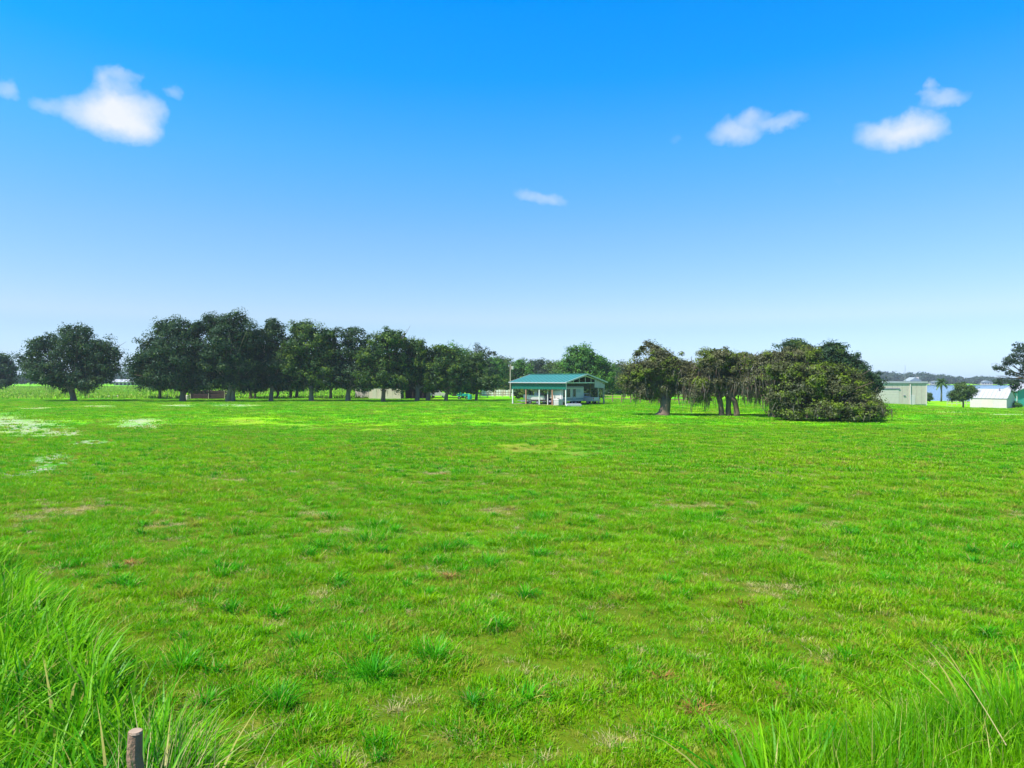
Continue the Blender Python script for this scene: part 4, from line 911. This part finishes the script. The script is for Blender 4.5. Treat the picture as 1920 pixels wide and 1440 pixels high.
# far white-roofed barn, rubble, pale bucket
t = thing('barn', 'long low white-roofed barn far beyond the left oaks', 'barn', (*at(240, 520), 0)); 
part('wall', m_bmetal, t, [((0, 0, 1.2), (17, 8, 2.4))]); mb = MB(); mb.prism([(-5, 2.4), (0, 4.3), (5, 2.4), (5, 2.6), (0, 4.5), (-5, 2.6)], 0, -9.6, 9.2); mb.build('roof', m_wroof, t)
for x in (-6, -3, 0, 3, 6): part('door', m_dark, t, [((x, -4.05, 1.0), (1.9, .08, 1.8))])
t = thing('rubble_heap', 'small heap of white and brown rubble beside the weeds, right of the lone oak', 'rubble', (*at(210, 160), 0))
for k in range(9):
    o = part('chunk', random.choice([m_white, m_white, m_log, m_tan]), t, [((random.uniform(-1.1, 1.3), random.uniform(-.3, .3), random.uniform(.1, .5)), (random.uniform(.2, .5), random.uniform(.2, .4), random.uniform(.15, .4)), random.uniform(0, 3), random.uniform(-.5, .5))])
t = thing('plastic_drum', 'white plastic drum at the foot of the oak left of the log stack', 'drum', (*at(351, 140), 0)); MB().tube([(0, 0, 0), (0, 0, .3), (0, 0, .9), (0, 0, 1.0)], [.27, .3, .3, .24], 14).build('drum_body', m_white, t); MB().tube([(0, 0, 1.0), (0, 0, 1.04)], .1, 8).build('cap', m_black, t)

# beige metal building on the right
d = 131; x0 = at(1628, d)[0]; x1 = at(1737, d)[0]; zb = -.72; zt = H-(718-HY)/F*d; wd = x1-x0
t = thing('metal_building', 'large beige metal building with a roll-up door, partly behind the thicket', 'building', (x0, d, zb)); hh = zt-zb
part('wall', m_bmetal, t, [((wd/2, 5.05, hh/2), (wd-.1, 9.9, hh))])
n = 12
for i in range(n):
    a = wd*i/n; w = wd/n
    part('siding_panel', m_bmetal, t, [((a+w/2, -.02, hh/2+.1), (w-.04, .05, hh-.25))])
for i in range(8): part('siding_panel', m_bmetal, t, [((-.0, 5.05/4*i+.7, hh/2), (.05, 1.2, hh-.1))])
part('roof', m_wroof, t, [((wd/2, 5, hh+.22), (wd+.3, 10.3, .14), 0, 0)]); part('fascia', m_wroof, t, [((wd/2, -.18, hh+.12), (wd+.3, .06, .34))])
part('gutter', m_steel, t, [((wd/2, -.12, hh-.10), (wd+.1, .06, .08))])
dr = part('roll_up_door', m_cream, t, [((4.0, -.06, 1.55), (3.7, .04, 3.0))])
for k in range(6): part('door_slat', m_cream, dr, [((4.0, -.09, .3+k*.5), (3.6, .02, .46))])
part('door_header', m_truss, t, [((3.9, -.12, 3.22), (4.2, .12, .16))]); part('corner_trim', m_white, t, [((wd+.0, -.05, hh/2), (.14, .14, hh))])
part('wall_light', m_truss, t, [((6.9, -.1, 1.9), (.4, .12, .12))]); MB().tube([(8.0, -.15, 0), (8.0, -.15, hh-.2)], .09, 8).build('downpipe', m_white, t)
part('door', m_white, t, [((8.5, -.07, 1.02), (.85, .05, 2.0))])
x, y = at(1697, 150); t = thing('mast', 'thin grey antenna mast rising behind the beige metal building', 'mast', (x, y, -1.5)); mh = H-(685-HY)/F*150+1.5
for a in (0, 2.1, 4.2): MB().tube([(.18*math.cos(a), .18*math.sin(a), 0), (.15*math.cos(a), .15*math.sin(a), mh*.72)], .03, 5).build('mast_leg', m_steel, t)
for k in range(14): MB().tube([(.16, 0, .5+k*.45), (-.08, .14, .75+k*.45)], .015, 4).build('brace', m_steel, t)
MB().tube([(0, 0, mh*.7), (0, 0, mh)], .035, 6).build('antenna', m_steel, t)
t = thing('house', 'white gabled house on the shore showing above the beige building roof', 'house', (*at(1711, 420), -2.3)); 
part('wall', m_white, t, [((0, 0, 2.9), (7, 6, 5.8))]); mb = MB(); mb.prism([(-3.9, 5.8), (0, 8.0), (3.9, 5.8)], 1, -3.4, 3.4); mb.build('roof', m_grav, t)
mb = MB(); mb.box((2.6, -1, 7.0), (1.0, 1.0, 2.4)); mb.build('chimney', m_white, t)
for x in (-2, 0, 2): w = part('window', m_white, t, [((x, -3.04, 4.2), (1.1, .1, 1.4))]); part('pane', m_dark, w, [((x, -3.11, 4.2), (.85, .04, 1.15))])
for px, d_, lab in ((1752, 938, 'pale house on the far shore left of the palm'), (1846, 938, 'pale house on the far shore above the white shed')):
    t = thing('house', lab, 'house', (*at(px, d_), -2.6)); part('wall', m_beige, t, [((0, 0, 1.6), (16, 9, 3.4))]); mb = MB(); mb.prism([(-8.8, 3.2), (0, 5.6), (8.8, 3.2)], 1, -5, 5); mb.build('roof', m_grav, t)
    for x in (-5, -1.5, 2, 5.5): part('window', m_dark, t, [((x, -4.53, 1.8), (1.6, .08, 1.4))])
# white shed and teal house at right edge
d = 150; x0 = at(1819, d)[0]; zb = -2.02; wd, dp = 6.7, 6.3
t = thing('shed', 'low white shed with a pale metal roof at the right edge of the field', 'shed', (x0, d, zb), R(-50)); eh = (H-(746.5-HY)/F*148)-zb; rh = (H-(729.5-HY)/F*150)-zb
part('wall', m_white, t, [((wd/2, dp/2, eh/2), (wd-.1, dp-.1, eh))])
for i in range(8): part('siding_panel', m_white, t, [((wd*(i+.5)/8, 0, eh/2), (wd/8-.012, .05, eh-.05))])
for i in range(7): part('siding_panel', m_white, t, [((wd, dp*(i+.5)/7, eh/2), (.05, dp/7-.012, eh-.05))])
for a, c in ((.0, .08), (wd-.08, wd+.02)): mb = MB(); mb.prism([(.03, eh), (dp/2, rh-.08), (dp-.03, eh)], 0, a, c); mb.build('gable', m_white, t)
for i in range(9):
    a, c = -.2+(wd+.4)*i/9+.01, -.2+(wd+.4)*(i+1)/9-.01
    mb = MB(); mb.prism([(-.15, eh-.05), (dp/2, rh), (dp/2, rh+.05), (-.15, eh+.0)], 0, a, c); mb.prism([(-.15, eh), (dp/2, rh+.05), (dp/2, rh+.09), (-.15, eh+.04)], 0, c-.1, c-.02); mb.build('roof_panel', m_wroof, t)
mb = MB(); mb.prism([(dp+.15, eh-.05), (dp/2, rh), (dp/2, rh+.05), (dp+.15, eh)], 0, -.2, wd+.2); mb.build('roof_panel', m_wroof, t)
part('door', m_cream, t, [((3.2, -.05, 1.0), (2.0, .05, 1.9))]); MB().tube([(wd*.72, 2.4, rh-.5), (wd*.72, 2.4, rh+.25)], .12, 8).build('vent_pipe', m_truss, t)
d = 158; x0 = at(1906, d)[0]; t = thing('house', 'teal house with a white roof cut by the right edge of the view', 'house', (x0, d, -2.05))
part('wall', m_tealw, t, [((5, 2.4, 1.9), (9.8, 4.6, 3.8))])
for k in range(9): part('wall_board', m_tealw, t, [((5, .06, .25+k*.42), (9.9, .05, .38))])
mb = MB(); mb.prism([(-.5, 3.5), (5, 5.6), (10.5, 3.5), (10.5, 3.65), (5, 5.78), (-.5, 3.65)], 1, -.6, 5.0); mb.build('roof', m_wroof, t)
mb = MB(); mb.prism([(.1, 3.55), (5, 5.5), (9.9, 3.55)], 1, .1, .3); mb.build('gable', m_tealw, t)
w = part('window', m_white, t, [((2.6, 0, 1.9), (1.5, .1, 1.7))]); part('pane', m_dark, w, [((2.25, -.06, 1.9), (.6, .03, 1.4))]); part('pane', m_dark, w, [((2.95, -.06, 1.9), (.6, .03, 1.4))])
part('corner_board', m_white, t, [((.1, -.02, 1.85), (.14, .1, 3.7))])
for px, d, rx, lab in ((985, 150, 22, 'low dark thicket seen through the left bays of the barn'), (1020, 152, 24, 'low dark thicket seen through the middle bays of the barn'), (1060, 152, 24, 'low dark thicket behind the camper'), (1105, 150, 26, 'low dark thicket behind the pickup at the right of the barn'), (930, 185, 26, 'dark low bushes behind the pale boarded fence'), (1150, 190, 20, 'dark low bushes right of the barn')):
    tree(lab, px, d, [(px, 732, rx, 16), (px-rx*.5, 738, rx*.6, 10), (px+rx*.5, 737, rx*.6, 12)], F_OAKG, trunk=(.12, .6), nclump=60, nleaf=60, ls=.5, crad=1.1, name='thicket_shrub', cat='shrub', group='thickets behind the barn', nlimb=3)
tree('dark green shrub between the white shed and the teal house', 1903, 148, [(1903,762,10,9),(1912,762,9,8)], F_BRT, trunk=(.06, .4), nclump=40, nleaf=60, ls=.22, crad=.5, name='garden_shrub', cat='shrub')
tree('small dark shrub on the lake bank right of the beige building', 1741, 175, [(1741,744,8,9)], F_MID, trunk=(.06, .4), nclump=20, nleaf=60, ls=.3, crad=.6, name='bank_shrub', cat='shrub')
rail_fence('rail_fence', 'low pale fence along the lakeside lane left of the white shed', at(1776, 162), at(1822, 158), 5, 1.1, m_post, m_post, (.5, .92), .05)
